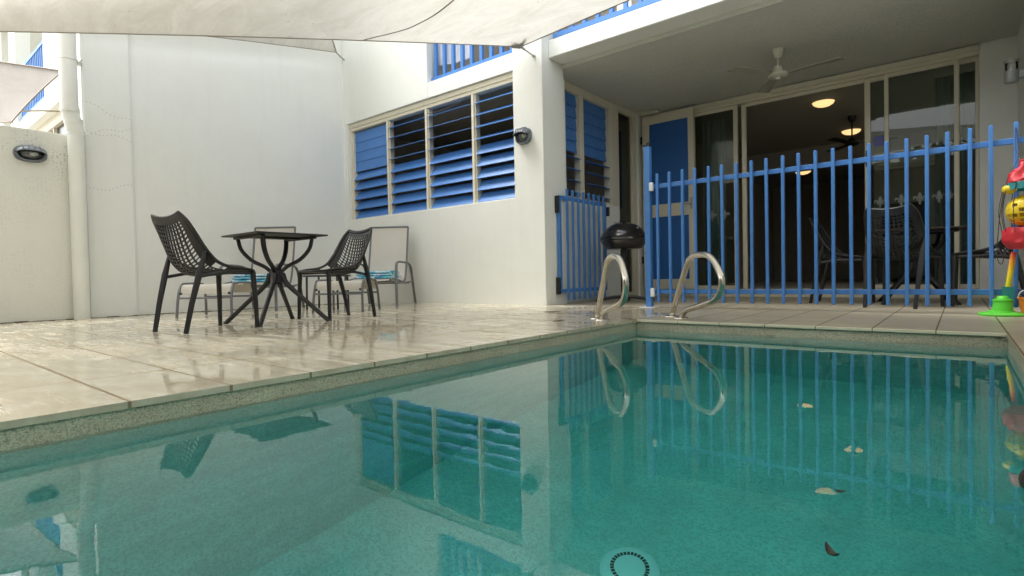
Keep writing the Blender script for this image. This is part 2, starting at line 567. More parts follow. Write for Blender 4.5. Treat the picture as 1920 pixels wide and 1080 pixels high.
def dup(src, loc, rz, label, group=None):
    def cp(o, par):
        c = o.copy()
        COL.objects.link(c)
        if par is not None: c.parent = par
        for ch in [x for x in bpy.data.objects if x.parent == o and x.name in kids]: cp(ch, c)
        return c
    kids = {x.name for x in src.children_recursive}
    c = cp(src, None)
    c.location = loc
    c.rotation_euler = (0, 0, rz)
    c["label"] = label
    if group: c["group"] = group
    return c


def spline(pts, n):
    P = [Vector(p) for p in pts]
    P = [2 * P[0] - P[1]] + P + [2 * P[-1] - P[-2]]
    out = []
    segs = len(P) - 3
    for i in range(n + 1):
        u = i / n * segs
        k = min(int(u), segs - 1)
        f = u - k
        a, b, c, d = P[k:k + 4]
        out.append(0.5 * ((2 * b) + (c - a) * f + (2 * a - 5 * b + 4 * c - d) * f * f + (3 * b - a - 3 * c + d) * f ** 3))
    return out


# ------------------------------------------------------------------ constants of the place (metres)
YF = 5.13        # louvre facade
XL = -7.585      # left party wall
XP0, XP1 = -4.12, -3.687
YP = 5.57
XR = -3.85       # return wall in patio
YB = 8.05        # back wall with sliding doors
ZC = 2.82        # patio ceiling
XW = 0.49        # right wall
PX0, PX1, PY0, PY1 = -1.876, 0.191, -2.6, 3.76
ZWAT = -0.075
PZ = -1.38


def zdeck(x): return min(0.0, (x + 5.6) * 0.017)


# ------------------------------------------------------------------ structure: ground, deck, pool, water
b = MB(); b.bx(-60, 40, -40, 60, -1.9, -1.5)
tag(b.build("ground", "dim_room_paint"), kind="structure")

b = MB()
xs = [-7.75, -5.6, PX0 + 0.008]
for x0, x1 in zip(xs, xs[1:]):
    q = bmesh.new()
    vs = [q.verts.new(p) for p in ((x0, PY0, zdeck(x0)), (x1, PY0, zdeck(x1)), (x1, YF + 0.08, zdeck(x1)), (x0, YF + 0.08, zdeck(x0)))]
    lo = [q.verts.new((v.co.x, v.co.y, v.co.z - 0.02)) for v in vs]
    q.faces.new(vs)
    for i in range(4): q.faces.new((vs[i], lo[i], lo[(i + 1) % 4], vs[(i + 1) % 4]))
    b._merge(q)
bmesh.ops.remove_doubles(b.bm, verts=b.bm.verts[:], dist=1e-4)
tag(b.build("pool_deck", "deck_tile"), kind="structure")

b = MB(); b.bx(PX0 + 0.008, XW + 0.1, PY1 - 0.008, 5.17, -0.02, 0.0)
tag(b.build("pavement", "pale_deck_tile"), kind="structure")
b = MB(); b.bx(PX1 - 0.008, XW + 0.1, PY0, PY1 - 0.008, -0.02, 0.0)
tag(b.build("pavement", "pale_deck_tile"), kind="structure")
b = MB(); b.bx(XR - 0.1, XW + 0.1, 5.17, YB + 0.1, -0.03, -0.004)
b.bx(XR - 0.1, PX0 + 0.008, YF + 0.08, 5.17, -0.03, -0.002)
tag(b.build("patio_floor", "patio_tile"), kind="structure")

# light bullnose edge of the far coping, in tiles with open joints
b = MB()
x = 0.191
while x > PX0:
    b.bx(max(x - 0.2885, PX0 + 0.012), x - 0.002, PY1 - 0.017, PY1 - 0.0085, -0.018, 0.0015, 0.003)
    x -= 0.2905
tag(b.build("coping_edge", "bullnose"), kind="structure")
# pool shell: bands above the water and plaster below it
b = MB()
T = 0.25
zb = -0.019
for (x0, x1, y0, y1) in ((PX0 - T, PX0, PY0 - T, PY1 + T), (PX1, PX1 + T, PY0 - T, PY1 + T), (PX0, PX1, PY1, PY1 + T), (PX0, PX1, PY0 - T, PY0)):
    b.bx(x0, x1, y0, y1, -0.115, zb)
o = tag(b.build("pool_coping", "pebble_band"), kind="structure")
b = MB()
for (x0, x1, y0, y1) in ((PX0 - T, PX0, PY0 - T, PY1 + T), (PX1, PX1 + T, PY0 - T, PY1 + T), (PX0, PX1, PY1, PY1 + T), (PX0, PX1, PY0 - T, PY0)):
    b.bx(x0, x1, y0, y1, PZ - 0.1, -0.117)
b.bx(PX0 - T, PX1 + T, PY0 - T, PY1 + T, PZ - 0.25, PZ - 0.002)
tag(b.build("pool_basin", "pool_plaster"), kind="structure")
b = MB(); b.bx(PX0 - 0.02, PX1 + 0.02, PY0 - 0.02, PY1 + 0.02, PZ - 0.05, ZWAT)
tag(b.build("water", "pool_water"), kind="structure")

# ------------------------------------------------------------------ the townhouse
H = thing("townhouse", "white rendered townhouse with blue louvre windows and a shaded patio behind the pool", "house", (-3.7, 5.4, 0))
wm = "wall_render"
b = MB()
ZT = 5.7
BW0, BW1, BZ0, BZ1 = -5.62, XP0, 3.01, 4.95          # upstairs balcony opening beside the pillar
b.bx(-7.8, XP0 + 0.03, YF, YF + 0.22, -0.15, 1.285, 0.006)
b.bx(-7.8, BW0, YF, YF + 0.22, 2.80, ZT, 0.006)
b.bx(BW0 + 0.0005, XP0 + 0.03, YF + 0.001, YF + 0.22, 2.80, BZ0, 0.004)
b.bx(BW0 + 0.0005, XP0 + 0.03, YF + 0.001, YF + 0.22, BZ1, ZT, 0.004)
b.bx(-7.8, -7.50, YF + 0.001, YF + 0.22, 1.286, 2.799)
b.build("wall", wm, H)
b = MB(); b.bx(XP0, XP1, YF - 0.004, YP, -0.12, ZT, 0.004)
b.build("pillar", wm, H)
# balcony recess behind the opening (dark room)
b = MB()
b.bx(-5.9, XP0 + 0.35, 7.0, 7.1, 2.9, ZT)
b.bx(BW0 - 0.12, BW0 - 0.001, YF + 0.222, 7.0, 2.9, ZT)
b.bx(BW0 - 0.1, XP0 + 0.03, YF + 0.222, 7.0, 2.90, 2.995)
b.bx(-7.8, 1.2, YF + 0.3, 8.6, ZT, ZT + 0.2)
b.build("balcony_recess", "dim_room_paint", H)
# return wall of the patio: dado, head strip and post between the louvres and the side glass
b = MB()
b.bx(XR - 0.2, XR, YP - 0.05, 7.235, -0.1, 1.335, 0.006)
b.bx(XR - 0.2, XR - 0.001, YP - 0.05, 5.84, 1.336, ZC)
b.bx(XR - 0.2, XR, YB - 0.20, YB + 0.05, -0.1, ZC)
b.build("return_wall", wm, H)
b = MB()
b.bx(XR - 0.2, XW + 0.3, YP - 0.03, YB + 0.2, ZC, ZC + 0.14)
b.build("patio_ceiling", "ceiling_render", H)
b = MB()
b.bx(XP1 + 0.001, XW + 1.2, 5.26, 5.535, 2.865, 3.07, 0.008)
b.build("balcony_beam", wm, H)
b = MB(); b.bx(XP1 + 0.001, XW + 1.2, 5.55, YB + 0.3, ZC + 0.16, 3.04)
b.bx(-3.6, XW + 1.2, 7.2, 7.3, 3.05, ZT)
b.build("balcony_floor", "ceiling_render", H)
b = MB()
b.bx(0.175, XW + 0.001, YB - 0.0, YB + 0.15, -0.05, ZC, 0.004)
b.bx(-3.9, 0.174, YB + 0.02, YB + 0.15, 2.765, ZC)
b.build("back_wall", "wall_render", H)
b = MB(); b.bx(-3.9, XW, YB - 0.03, YB + 0.14, -0.05, 0.10, 0.004)
b.build("door_sill", "cream_frame", H)


def balcony_rail(x0, x1, y, zlo, zhi, step, parent, bar=0.028, xend=None):
    r = MB()
    r.bx(x0, x1, y - 0.025, y + 0.025, zlo, zlo + 0.055, 0.004)
    rail = r.build("balcony_railing", "blue_paint", parent)
    r = MB(); r.bx(x0, x1, y - 0.025, y + 0.025, zhi, zhi + 0.05, 0.004); r.build("handrail", "blue_paint", rail)
    x = x0 + step * 0.5
    while x < x1 - 0.02:
        k = MB(); k.bx(x - bar / 2, x + bar / 2, y - bar / 2, y + bar / 2, zlo + 0.056, zhi - 0.001)
        k.build("baluster", "blue_paint", rail)
        x += step
    return rail


rl = balcony_rail(-5.63 + 0.007, XP0 - 0.002, YF + 0.10, 3.035, 4.05, 0.168, H, 0.044)
k = MB(); k.bx(-5.60, -5.56, YF + 0.11, YF + 0.14, 3.091, 3.32); k.build("bracket", "blue_paint", rl)
balcony_rail(-3.64, XW + 1.1, 5.31, 3.085, 4.1, 0.168, H, 0.044)

# louvre windows of the facade
ZS, ZH = 1.288, 2.797


def louvre_window(x0, x1, tilts, parent, label, last=False):
    y0 = YF + 0.045
    f = MB()
    f.bx(x0, x1, y0, y0 + 0.10, 2.685, ZH, 0.004)                         # head
    f.bx(x0, x1, y0 - 0.012, y0 + 0.002, 2.735, ZH - 0.002)               # head fillet
    f.bx(x0, x0 + 0.040, y0 - 0.002, y0 + 0.10, ZS + 0.001, 2.684, 0.003) # jamb
    f.bx(x0 + 0.0402, x1, y0 + 0.01, y0 + 0.09, ZS, ZS + 0.016)           # sill
    f.bx(x0 + 0.0402, x0 + 0.062, y0 + 0.02, y0 + 0.095, ZS + 0.017, 2.683)
    win = f.build("louvre_window", "cream_frame", parent)
    win["label"] = label
    xa, xb = x0 + 0.066, x1 - 0.004
    for i, tl in enumerate(tilts):
        zc = ZS + 0.075 + 0.153 * i
        M = Matrix.Translation((0, y0 + 0.055, zc)) @ Matrix.Rotation(R(-tl), 4, 'X')
        k = MB(); k.bx(xa, xb, -0.004, 0.004, -0.080, 0.080, 0.0015, M)
        k.build("louvre_blade", "blue_blade", win)
    c = MB()
    for i, tl in enumerate(tilts):
        zc = ZS + 0.075 + 0.153 * i
        M = Matrix.Translation((0, y0 + 0.055, zc)) @ Matrix.Rotation(R(-tl), 4, 'X')
        c.bx(xa - 0.009, xa - 0.0004, -0.006, 0.006, -0.083, 0.083, 0.001, M)
    c.build("blade_clips", "clear_clip", win)
    return win


def jit(v): return [x + random.uniform(-2, 2) for x in v]


lx = [-7.50, -6.585, -5.734, -4.851, -4.105]
louvre_window(lx[0], lx[1], jit([33, 33, 33, 34, 32, 4, 4, 4, 4]), H, "louvre window with its four upper blades shut, next to the corner")
louvre_window(lx[1], lx[2], jit([33, 34, 33, 33, 33, 72, 72, 72, 70]), H, "louvre window second from the corner")
louvre_window(lx[2], lx[3], jit([33, 33, 34, 33, 33, 71, 72, 71, 70]), H, "louvre window third from the corner")
louvre_window(lx[3], lx[4], jit([34, 33, 33, 33, 35, 63, 63, 63, 63]), H, "louvre window beside the pillar")
# dangling cord on the third window
k = MB(); k.tube(spline([(-5.66, YF + 0.02, 2.60), (-5.4, YF + 0.015, 2.585), (-5.15, YF + 0.015, 2.60), (-4.90, YF + 0.02, 2.655)], 16), 0.004, 6)
k.build("cord", "cord_dark", H)


# louvres of the return wall (face +X)
def side_louvre(ya, yb, nclosed, label):
    x0 = XR - 0.03
    f = MB()
    f.bx(x0 - 0.09, x0, ya, yb, 2.712, ZC - 0.002, 0.003)
    f.bx(x0 - 0.09, x0 + 0.003, ya, ya + 0.04, 1.34, 2.711, 0.003)
    f.bx(x0 - 0.09, x0 + 0.003, yb - 0.06, yb, 1.34, 2.711, 0.003)
    f.bx(x0 - 0.085, x0 + 0.01, ya + 0.041, yb - 0.061, 1.338, 1.355)
    win = f.build("louvre_window", "cream_frame", H)
    win["label"] = label
    for i in range(9):
        zc = 1.355 + 0.076 + 0.1505 * i
        tl = 6 if i >= 9 - nclosed else 78
        M = Matrix.Translation((x0 - 0.05, 0, zc)) @ Matrix.Rotation(R(-tl), 4, 'Y')
        k = MB(); k.bx(-0.004, 0.004, ya + 0.05, yb - 0.07, -0.079, 0.079, 0.0015, M)
        k.build("louvre_blade", "blue_blade", win)
    return win


side_louvre(5.80, 6.28, 5, "narrow louvre window on the patio side of the pillar")
side_louvre(6.281, 7.06, 5, "louvre window on the patio side next to the side glass")
f = MB()
f.bx(XR - 0.12, XR - 0.02, 7.061, 7.235, 1.337, ZC - 0.001, 0.003)
f.bx(XR - 0.12, XR - 0.02, 7.236, 7.275, 0.0, ZC - 0.002, 0.003)
f.bx(XR - 0.12, XR - 0.02, 7.72, 7.85, 0.0, ZC - 0.002, 0.003)
f.bx(XR - 0.12, XR - 0.02, 7.2755, 7.7195, 0.0, 0.07)
f.bx(XR - 0.12, XR - 0.02, 7.2755, 7.7195, 2.74, ZC - 0.002)
sw = f.build("side_window", "cream_frame", H)
k = MB(); k.bx(XR - 0.075, XR - 0.067, 7.2755, 7.7195, 0.0705, 2.7395); k.build("pane", "window_glass", sw)

# blue door, leaf with two panels
f = MB()
dx0, dx1, dy = -3.795, -2.99, YB - 0.16
f.bx(dx0, dx0 + 0.115, dy, dy + 0.045, 0.11, 2.755, 0.004)
f.bx(dx1 - 0.085, dx1, dy, dy + 0.045, 0.11, 2.755, 0.004)
f.bx(dx0 + 0.1152, dx1 - 0.0852, dy, dy + 0.045, 2.62, 2.755, 0.003)
f.bx(dx0 + 0.1152, dx1 - 0.0852, dy, dy + 0.045, 1.20, 1.39, 0.003)
f.bx(dx0 + 0.1152, dx1 - 0.0852, dy, dy + 0.045, 0.11, 0.255, 0.003)
door = f.build("door", "cream_frame", H)
for z0, z1 in ((0.2555, 1.1995), (1.3905, 2.6195)):
    k = MB(); k.bx(dx0 + 0.1155, dx1 - 0.0855, dy + 0.012, dy + 0.033, z0, z1); k.build("door_panel", "deep_blue_panel", door)
k = MB(); k.bx(dx1 - 0.062, dx1 - 0.022, dy - 0.008, dy - 0.0005, 1.28, 1.45, 0.002)
k.tube([(dx1 - 0.042, dy - 0.008, 1.36), (dx1 - 0.042, dy - 0.05, 1.36), (dx1 - 0.14, dy - 0.05, 1.36)], 0.008, 8)
k.build("door_handle", "alloy", door, smooth=True)
for z in (0.5, 2.35):
    k = MB(); k.bx(dx0 - 0.03, dx0 - 0.001, dy - 0.004, dy + 0.03, z, z + 0.11); k.build("hinge", "black_metal", door)
k = MB(); k.bx(dx0 + 0.02, dx0 + 0.30, dy - 0.06, dy - 0.002, 2.765, 2.812, 0.004)
k.tube([(dx0 + 0.25, dy - 0.03, 2.79), (dx0 - 0.02, dy - 0.20, 2.80)], 0.008, 6)
k.build("door_closer", "fan_white", door)

# sliding doors
yd = YB + 0.02
def fleur(M):
    k = MB()
    k.prism([(0, .062), (.012, .04), (.016, .018), (.008, -.004), (-.008, -.004), (-.016, .018), (-.012, .04)], 0, .002, M)
    for s_ in (1, -1):
        pts = [(.012, .0), (.022, .022), (.036, .030), (.048, .020), (.047, .004), (.038, -.004), (.040, .010), (.032, .016), (.024, .006), (.018, -.012)]
        k.prism([(x * s_, y) for x, y in (pts if s_ > 0 else pts[::-1])], 0, .002, M)
    k.prism([(-.022, -.013), (.022, -.013), (.022, -.006), (-.022, -.006)], 0, .0025, M)
    k.prism([(-.006, -.013), (.006, -.013), (.010, -.030), (0, -.048), (-.010, -.030)], 0, .002, M)
    return k
def slider(x0, x1, sl, sr, y, name, decals=(), zdec=1.42):
    f = MB()
    f.bx(x0, x0 + sl, y, y + 0.045, 0.103, 2.70, 0.003)
    f.bx(x1 - sr, x1, y, y + 0.045, 0.103, 2.70, 0.003)
    f.bx(x0 + sl, x1 - sr, y + 0.002, y + 0.043, 0.103, 0.15)
    f.bx(x0 + sl, x1 - sr, y + 0.002, y + 0.043, 2.655, 2.70)
    d = f.build("sliding_door", "cream_frame", H)
    d["label"] = name
    k = MB(); k.bx(x0 + sl + .0005, x1 - sr - .0005, y + 0.018, y + 0.025, 0.1505, 2.6545); k.build("pane", "window_glass", d)
    for x in decals:
        M = Matrix.Translation((x, y + 0.0175, zdec)) @ Matrix.Rotation(R(90), 4, 'X') @ Matrix.Scale(1.4, 4)
        fleur(M).build("window_decal", "decal_white", d)
    return d
slider(-3.07, -2.43, 0.03, 0.055, yd, "glass door panel beside the blue door", (-2.80, -2.62), 1.16)
slider(-2.385, -0.855, 0.058, 0.05, yd + 0.05, "open glass door panel slid away") if False else None
f = MB(); f.bx(-2.385, -2.325, yd + 0.05, yd + 0.09, 0.103, 2.70, 0.003); f.build("door_jamb", "cream_frame", H)
d2 = slider(-0.912, -0.66, 0.061, 0.001, yd + 0.05, "narrow glass door panel with a blue notice", (-0.755,), 1.16)
k = MB(); k.bx(-0.815, -0.685, yd + 0.0645, yd + 0.0665, 1.86, 1.98); k.build("notice_sticker", "notice_blue", d2)
d3 = slider(-0.704, 0.0, 0.043, 0.044, yd, "wide glass door panel in front of the patio table", (-0.54, -0.36, -0.18, -0.09), 1.16)
d4 = slider(0.004, 0.173, 0.001, 0.03, yd + 0.05, "narrow glass door panel against the end wall")
f = MB(); f.bx(-3.07, 0.174, yd - 0.03, yd + 0.13, 2.701, 2.764, 0.003)
f.bx(-3.07, 0.174, yd - 0.055, yd - 0.031, 2.74, 2.80, 0.003)
f.bx(-2.32, -0.915, yd + 0.02, yd + 0.03, 2.655, 2.70)
f.build("door_track", "cream_frame", H)
k = MB(); k.bx(-0.90, -0.86, yd + 0.03, yd + 0.048, 1.62, 1.82, 0.004); k.build("door_latch", "black_metal", d2)

# rooms behind (plain interior surfaces)
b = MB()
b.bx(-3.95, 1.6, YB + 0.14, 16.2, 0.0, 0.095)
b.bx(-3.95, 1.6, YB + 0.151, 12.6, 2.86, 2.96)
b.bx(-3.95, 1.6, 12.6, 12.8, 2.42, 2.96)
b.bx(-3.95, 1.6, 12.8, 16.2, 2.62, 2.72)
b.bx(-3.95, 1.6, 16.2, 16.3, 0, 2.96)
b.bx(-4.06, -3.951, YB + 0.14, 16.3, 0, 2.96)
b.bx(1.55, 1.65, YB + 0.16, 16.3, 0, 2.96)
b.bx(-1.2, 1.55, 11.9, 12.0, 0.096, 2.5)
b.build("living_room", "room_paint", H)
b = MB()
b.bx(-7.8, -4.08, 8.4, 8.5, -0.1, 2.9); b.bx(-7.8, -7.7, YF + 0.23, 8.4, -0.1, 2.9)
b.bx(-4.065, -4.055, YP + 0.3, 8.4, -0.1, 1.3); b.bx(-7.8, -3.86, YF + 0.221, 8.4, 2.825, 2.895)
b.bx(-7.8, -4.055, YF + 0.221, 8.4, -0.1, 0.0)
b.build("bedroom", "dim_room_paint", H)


# curtains
def curtain(x0, x1, y, name_y=0):
    k = MB()
    nf = max(3, int((x1 - x0) / 0.075))
    def fn(u, v):
        x = x0 + (x1 - x0) * u
        a = 0.028 * (0.6 + 0.4 * v)
        return Vector((x + 0.01 * math.sin(9 * v + 5 * u), y + a * math.sin(u * nf * 2 * math.pi + 0.7 * math.sin(3 * v)), 0.13 + (2.60 - 0.13) * (1 - v)))
    k.grid(fn, nf * 8, 14)
    return k
tag(curtain(-2.99, -2.66, YB + 0.22).build("curtain", "curtain_cloth", smooth=True), "pale green curtain gathered behind the glass beside the blue door", "curtain", "curtains drawn back behind the glass")
tag(curtain(-0.22, 0.17, YB + 0.24).build("curtain", "curtain_cloth", smooth=True), "pale green curtain gathered behind the glass at the right end of the patio", "curtain", "curtains drawn back behind the glass")


# ------------------------------------------------------------------ party wall, courtyard wall, neighbour
PW = thing("party_wall", "tall white rendered wall with a broad pilaster, left of the louvre windows", "wall", (-7.7, 3.4, 0))
b = MB(); b.bx(-7.85, XL, 1.90, YF - 0.002, -0.15, ZT, 0.006); b.build("wall", "wall_render", PW)
b = MB(); b.bx(-7.86, -7.55, 1.745, 2.215, -0.15, ZT, 0.014, seg=2); b.build("pilaster", "pilaster_render", PW)
CW = MB(); CW.bx(-7.74, -7.55, PY0, 1.744, -0.15, 1.99, 0.012, seg=2)
cwo = tag(CW.build("courtyard_wall", "old_wall_render"), "low white courtyard wall speckled with mould dots behind the drainpipe", "wall")
b = MB(); b.bx(XW, XW + 0.2, PY0, 5.2, -0.15, 1.95, 0.01)
tag(b.build("courtyard_wall", "old_wall_render"), "low courtyard wall along the right side of the pool, out of view", "wall")
q = thing("added_screen_fence", "dark timber fence added out of view at the near end of the pool to darken the glass door reflections", "fence", (-3.5, PY0 - .1, 0))  # added unseen: tall and dark to screen bright foliage from the glass reflections
b = MB()
x = -7.74
while x < XW + 0.2:
    b.bx(x, x + .145, PY0 - .12, PY0 - .095, -.1, 3.35 + random.uniform(-.01, .01)); x += .15
b.build("boards", "dark_wood", q)
b = MB(); b.bx(-7.74, XW + .2, PY0 - .16, PY0 - .121, .3, .4); b.bx(-7.74, XW + .2, PY0 - .16, PY0 - .121, 2.3, 2.4); b.build("rails", "dark_wood", q)
b = MB(); b.bx(XW, XW + 0.25, 5.201, YB + 0.15, -0.1, ZC - 0.001, 0.006)
tag(b.build("patio_side_wall", "wall_render"), "plain white wall closing the right side of the patio", "wall")

def joint(x, y0, y1, parent):
    k = MB(); y = y0
    while y < y1:
        L = random.uniform(.03, .12)
        w = random.uniform(.004, .016)
        k.bx(x - .004, x + w, y, min(y + L, y1), zdeck(x) - .02, zdeck(x) + random.uniform(.003, .010))
        y += L
    return k.build("joint_dirt", "leaf_brown", parent)
joint(-7.552, -1.2, 1.735, cwo)
joint(XL - .001, 2.23, YF - .02, PW)
joint(-7.552, 1.75, 2.21, PW)
k = MB()
k.tube([(XL + .004 + random.uniform(-.004, .006), YF - .006, z * .06 - .05) for z in range(64)], [random.uniform(.006, .014) for z in range(64)], 6)
k.build("corner_sealant", "wall_render", PW, smooth=True)
N = thing("neighbour_townhouse", "neighbouring white townhouse with blue balcony rail and dark window above the courtyard wall", "house", (-10.5, 2.6, 0))
YN = 1.95
b = MB()
b.bx(-13.5, -7.87, YN, YN + 0.2, 2.865, 3.09, 0.006)
b.bx(-10.36, -7.87, YN + 0.0005, YN + 0.2, 3.091, 5.7, 0.006)
b.bx(-13.5, -7.87, YN + 0.01, YN + 0.2, -0.2, 1.5)
b.bx(-12.83, -12.30, YN, YN + 0.2, 3.091, 5.7, 0.006)
b.bx(-13.5, -10.3, YN, YN + 0.2, 5.0, 5.7)
b.build("wall", "wall_render", N)
b = MB()
b.bx(-13.6, -10.2, 3.5, 3.6, 2.9, 5.6); b.bx(-13.6, -8, YN + 0.201, 3.5, 2.80, 3.03); b.bx(-10.34, -10.2, YN + 0.21, 3.5, 3.0, 5.6)
b.bx(-13.6, -13.5, YN, 3.5, 0, 5.6); b.bx(-13.6, -7.9, 3.3, 3.4, 0, 2.8)
b.build("balcony_recess", "ceiling_render", N)
f = MB()
f.bx(-13.0, -7.9, YN + 0.10, YN + 0.18, 2.70, 2.864)
for x in (-12.4, -11.45, -10.5, -9.6, -8.7):
    f.bx(x, x + 0.05, YN + 0.11, YN + 0.17, 1.5, 2.699)
w = f.build("window", "cream_frame", N)
k = MB(); k.bx(-13.0, -7.9, YN + 0.15, YN + 0.16, 1.5, 2.698); k.build("pane", "screen_black", w)
rl = balcony_rail(-12.28, -10.37, YN + 0.06, 3.12, 3.95, 0.115, N, 0.03)

# drainpipe
DP = thing("drainpipe", "white drainpipe with couplings standing in front of the courtyard wall end", "pipe", (-7.47, 1.655, zdeck(-7.47)))
b = MB(); b.tube([(-7.47, 1.66, -0.035), (-7.47, 1.66, 2.02)], 0.075, 20)
b.build("pipe", "pipe_white", DP, smooth=True)
b = MB(); b.tube([(-7.472, 1.655, 2.02), (-7.474, 1.645, 2.10), (-7.478, 1.625, 2.18), (-7.48, 1.615, 2.30), (-7.48, 1.612, 5.4)], 0.081, 20)
b.build("upper_pipe", "pipe_white", DP, smooth=True)
for z, r_ in ((1.46, 0.079), (1.98, 0.083), (2.10, 0.086), (2.22, 0.087), (2.78, 0.086)):
    yy = 1.66 if z < 2 else (1.645 if z < 2.15 else 1.618)
    b = MB(); b.tube([(-7.476, yy, z), (-7.476, yy, z + (0.05 if z < 2.7 else 0.02))], r_, 20)
    b.build("coupling", "pipe_white", DP, smooth=True)
b = MB(); b.bx(-7.56, -7.48, 1.70, 1.745, 2.77, 2.79); b.tube([(-7.50, 1.70, 2.77), (-7.47, 1.74, 2.82), (-7.46, 1.73, 2.80)], 0.006, 6)
b.build("pipe_clip", "galvanised", DP)


# ------------------------------------------------------------------ bulkhead lamps
def bulkhead(name, label, M, w, h, rimmat="lamp_grey"):
    o = bpy.data.objects.new(name, None); COL.objects.link(o)
    o.matrix_world = M; ROOT[o] = M.copy()
    tag(o, label, "wall lamp")
    b = MB()
    def ring(k, d): return [(k * w / 2 * math.copysign(abs(math.cos(a)) ** 0.75, math.cos(a)), k * h / 2 * math.copysign(abs(math.sin(a)) ** 0.75, math.sin(a)), d) for a in [2 * math.pi * j / 28 for j in range(28)]]
    q = bmesh.new(); rr = []
    for k, d in ((1.0, 0.0), (1.0, 0.035), (0.94, 0.055), (0.80, 0.055), (0.80, 0.03)):
        rr.append([q.verts.new(p) for p in ring(k, d)])
    for A, B in zip(rr, rr[1:]):
        for j in range(28): q.faces.new((A[j], A[(j + 1) % 28], B[(j + 1) % 28], B[j]))
    q.faces.new(rr[-1])
    bmesh.ops.recalc_face_normals(q, faces=q.faces[:])
    b._merge(q)
    b.build("lamp_base", rimmat, o, world=False, smooth=True)
    g = MB(); g.ball((0, 0, 0.034), (w * 0.38, h * 0.38, 0.055)); g.build("lens", "lamp_glass", o, world=False, smooth=True)
    g = MB(); g.ball((0.02, 0, 0.038), (w * 0.14, h * 0.14, 0.03)); g.build("bulb", "white_plastic", o, world=False, smooth=True)
    # hooded eyelid over the upper half with ribs
    g = MB()
    def fn(u, v):
        a = math.pi * (0.0 + u)
        k = 0.98 - 0.75 * v
        return Vector((w / 2 * 0.98 * math.cos(a) * (1 - 0.15 * v), h / 2 * (0.10 + k * 0.9) * math.sin(a) * (1.0) + 0.04 * h * (1 - v), 0.04 + 0.075 * math.sin(v * 1.5)))
    g.grid(fn, 24, 6)
    bmesh.ops.solidify(g.bm, geom=g.bm.faces[:], thickness=0.008)
    g.build("hood", rimmat, o, world=False, smooth=True)
    g = MB()
    for x in (-0.25, -0.08, 0.09, 0.26):
        g.tube([(x * w, h * 0.47, 0.05), (x * w, h * 0.36, 0.10), (x * w, h * 0.14, 0.118)], 0.006, 6)
    g.build("ribs", rimmat, o, world=False)
    return o


bulkhead("wall_lamp", "grey hooded bulkhead lamp on the low speckled wall", Matrix.Translation((-7.549, 1.285, 1.725)) @ Matrix.Rotation(R(90), 4, 'Z') @ Matrix.Rotation(R(90), 4, 'X'), 0.27, 0.165)
bulkhead("wall_lamp", "grey hooded bulkhead lamp on the white pillar beside the louvres", Matrix.Translation((-3.955, YF - 0.005, 1.985)) @ Matrix.Rotation(R(90), 4, 'X'), 0.215, 0.19)

CLp = thing("wall_lamp", "grey cylinder lamp high on the wall at the right end of the patio", "wall lamp", (0.40, 7.35, 2.15))
b = MB(); b.lathe([(0, 0), (0.05, 0), (0.056, 0.01), (0.056, 0.115), (0.0, 0.115)], 24, Matrix.Translation((0.40, 7.3, 2.14))); b.build("lower_body", "alloy", CLp, smooth=True)
b = MB(); b.lathe([(0, 0.1155), (0.05, 0.1155), (0.05, 0.19), (0, 0.19)], 24, Matrix.Translation((0.40, 7.3, 2.14))); b.build("diffuser", "lamp_glass", CLp, smooth=True)
b = MB(); b.lathe([(0, 0.1905), (0.058, 0.1905), (0.058, 0.215), (0, 0.22)], 24, Matrix.Translation((0.40, 7.3, 2.14))); b.build("cap", "alloy", CLp, smooth=True)
b = MB(); b.bx(0.45, XW - 0.0005, 7.26, 7.34, 2.17, 2.24, 0.004); b.build("bracket", "alloy", CLp)

# ------------------------------------------------------------------ shade sails
def sail(name, label, corners, mat, sag=0.10, inset=0.06, n=28, lift=0.0, group=None, hem=0.012):
    C = [Vector(c) for c in corners]
    ctr = sum(C, Vector()) / len(C)
    root = thing(name, label, "shade sail", tuple(C[0]), 0, group)
    def edge(a, b, t):
        p = a.lerp(b, t)
        mid = 4 * t * (1 - t)
        d = ctr - a.lerp(b, 0.5)
        d.z *= 0.2
        if d.length > 1e-6: d.normalize()
        return p + d * (inset * mid * (b - a).length)
    if len(C) == 3: C4 = [C[0], C[1], C[2], C[2]]
    else: C4 = C
    A, B, Cc, D = C4
    def fn(u, v):
        e0 = edge(A, B, u); e1 = edge(D, Cc, u) if (D - Cc).length > 1e-6 else D
        f0 = edge(A, D, v); f1 = edge(B, Cc, v)
        if (D - Cc).length < 1e-6:
            p = e0.lerp(e1, v)
            pl = A.lerp(B, u).lerp(D, v)
            fl = f0 - A.lerp(D, v); fr = f1 - B.lerp(Cc, v)
            p = p + fl.lerp(fr, u) * 1.0
        else:
            bil = A.lerp(B, u).lerp(D.lerp(Cc, u), v)
            p = e0.lerp(e1, v) + f0.lerp(f1, u) - bil
        w = 16 * u * (1 - u) * v * (1 - v)
        p.z += lift * w
        wr = mnoise.noise(Vector((p.x * 0.9, p.y * 0.9, 3.1))) * 0.035 + mnoise.noise(Vector((p.x * 2.6, p.y * 2.6, 1.0))) * 0.010
        p.z += wr * min(1, 6 * min(u * (1 - u), v * (1 - v)))
        return p
    k = MB(); k.grid(fn, n, n)
    bmesh.ops.remove_doubles(k.bm, verts=k.bm.verts[:], dist=1e-4)
    k.build("cloth", mat, root, smooth=True)
    k = MB()
    for i in range(len(C)):
        a, b_ = C[i], C[(i + 1) % len(C)]
        pts = [edge(a, b_, j / 24) for j in range(25)]
        k.tube(pts, hem * 0.35, 6, rx=hem)
    k.build("hem", "sail_hem", root, smooth=True)
    return root, fn


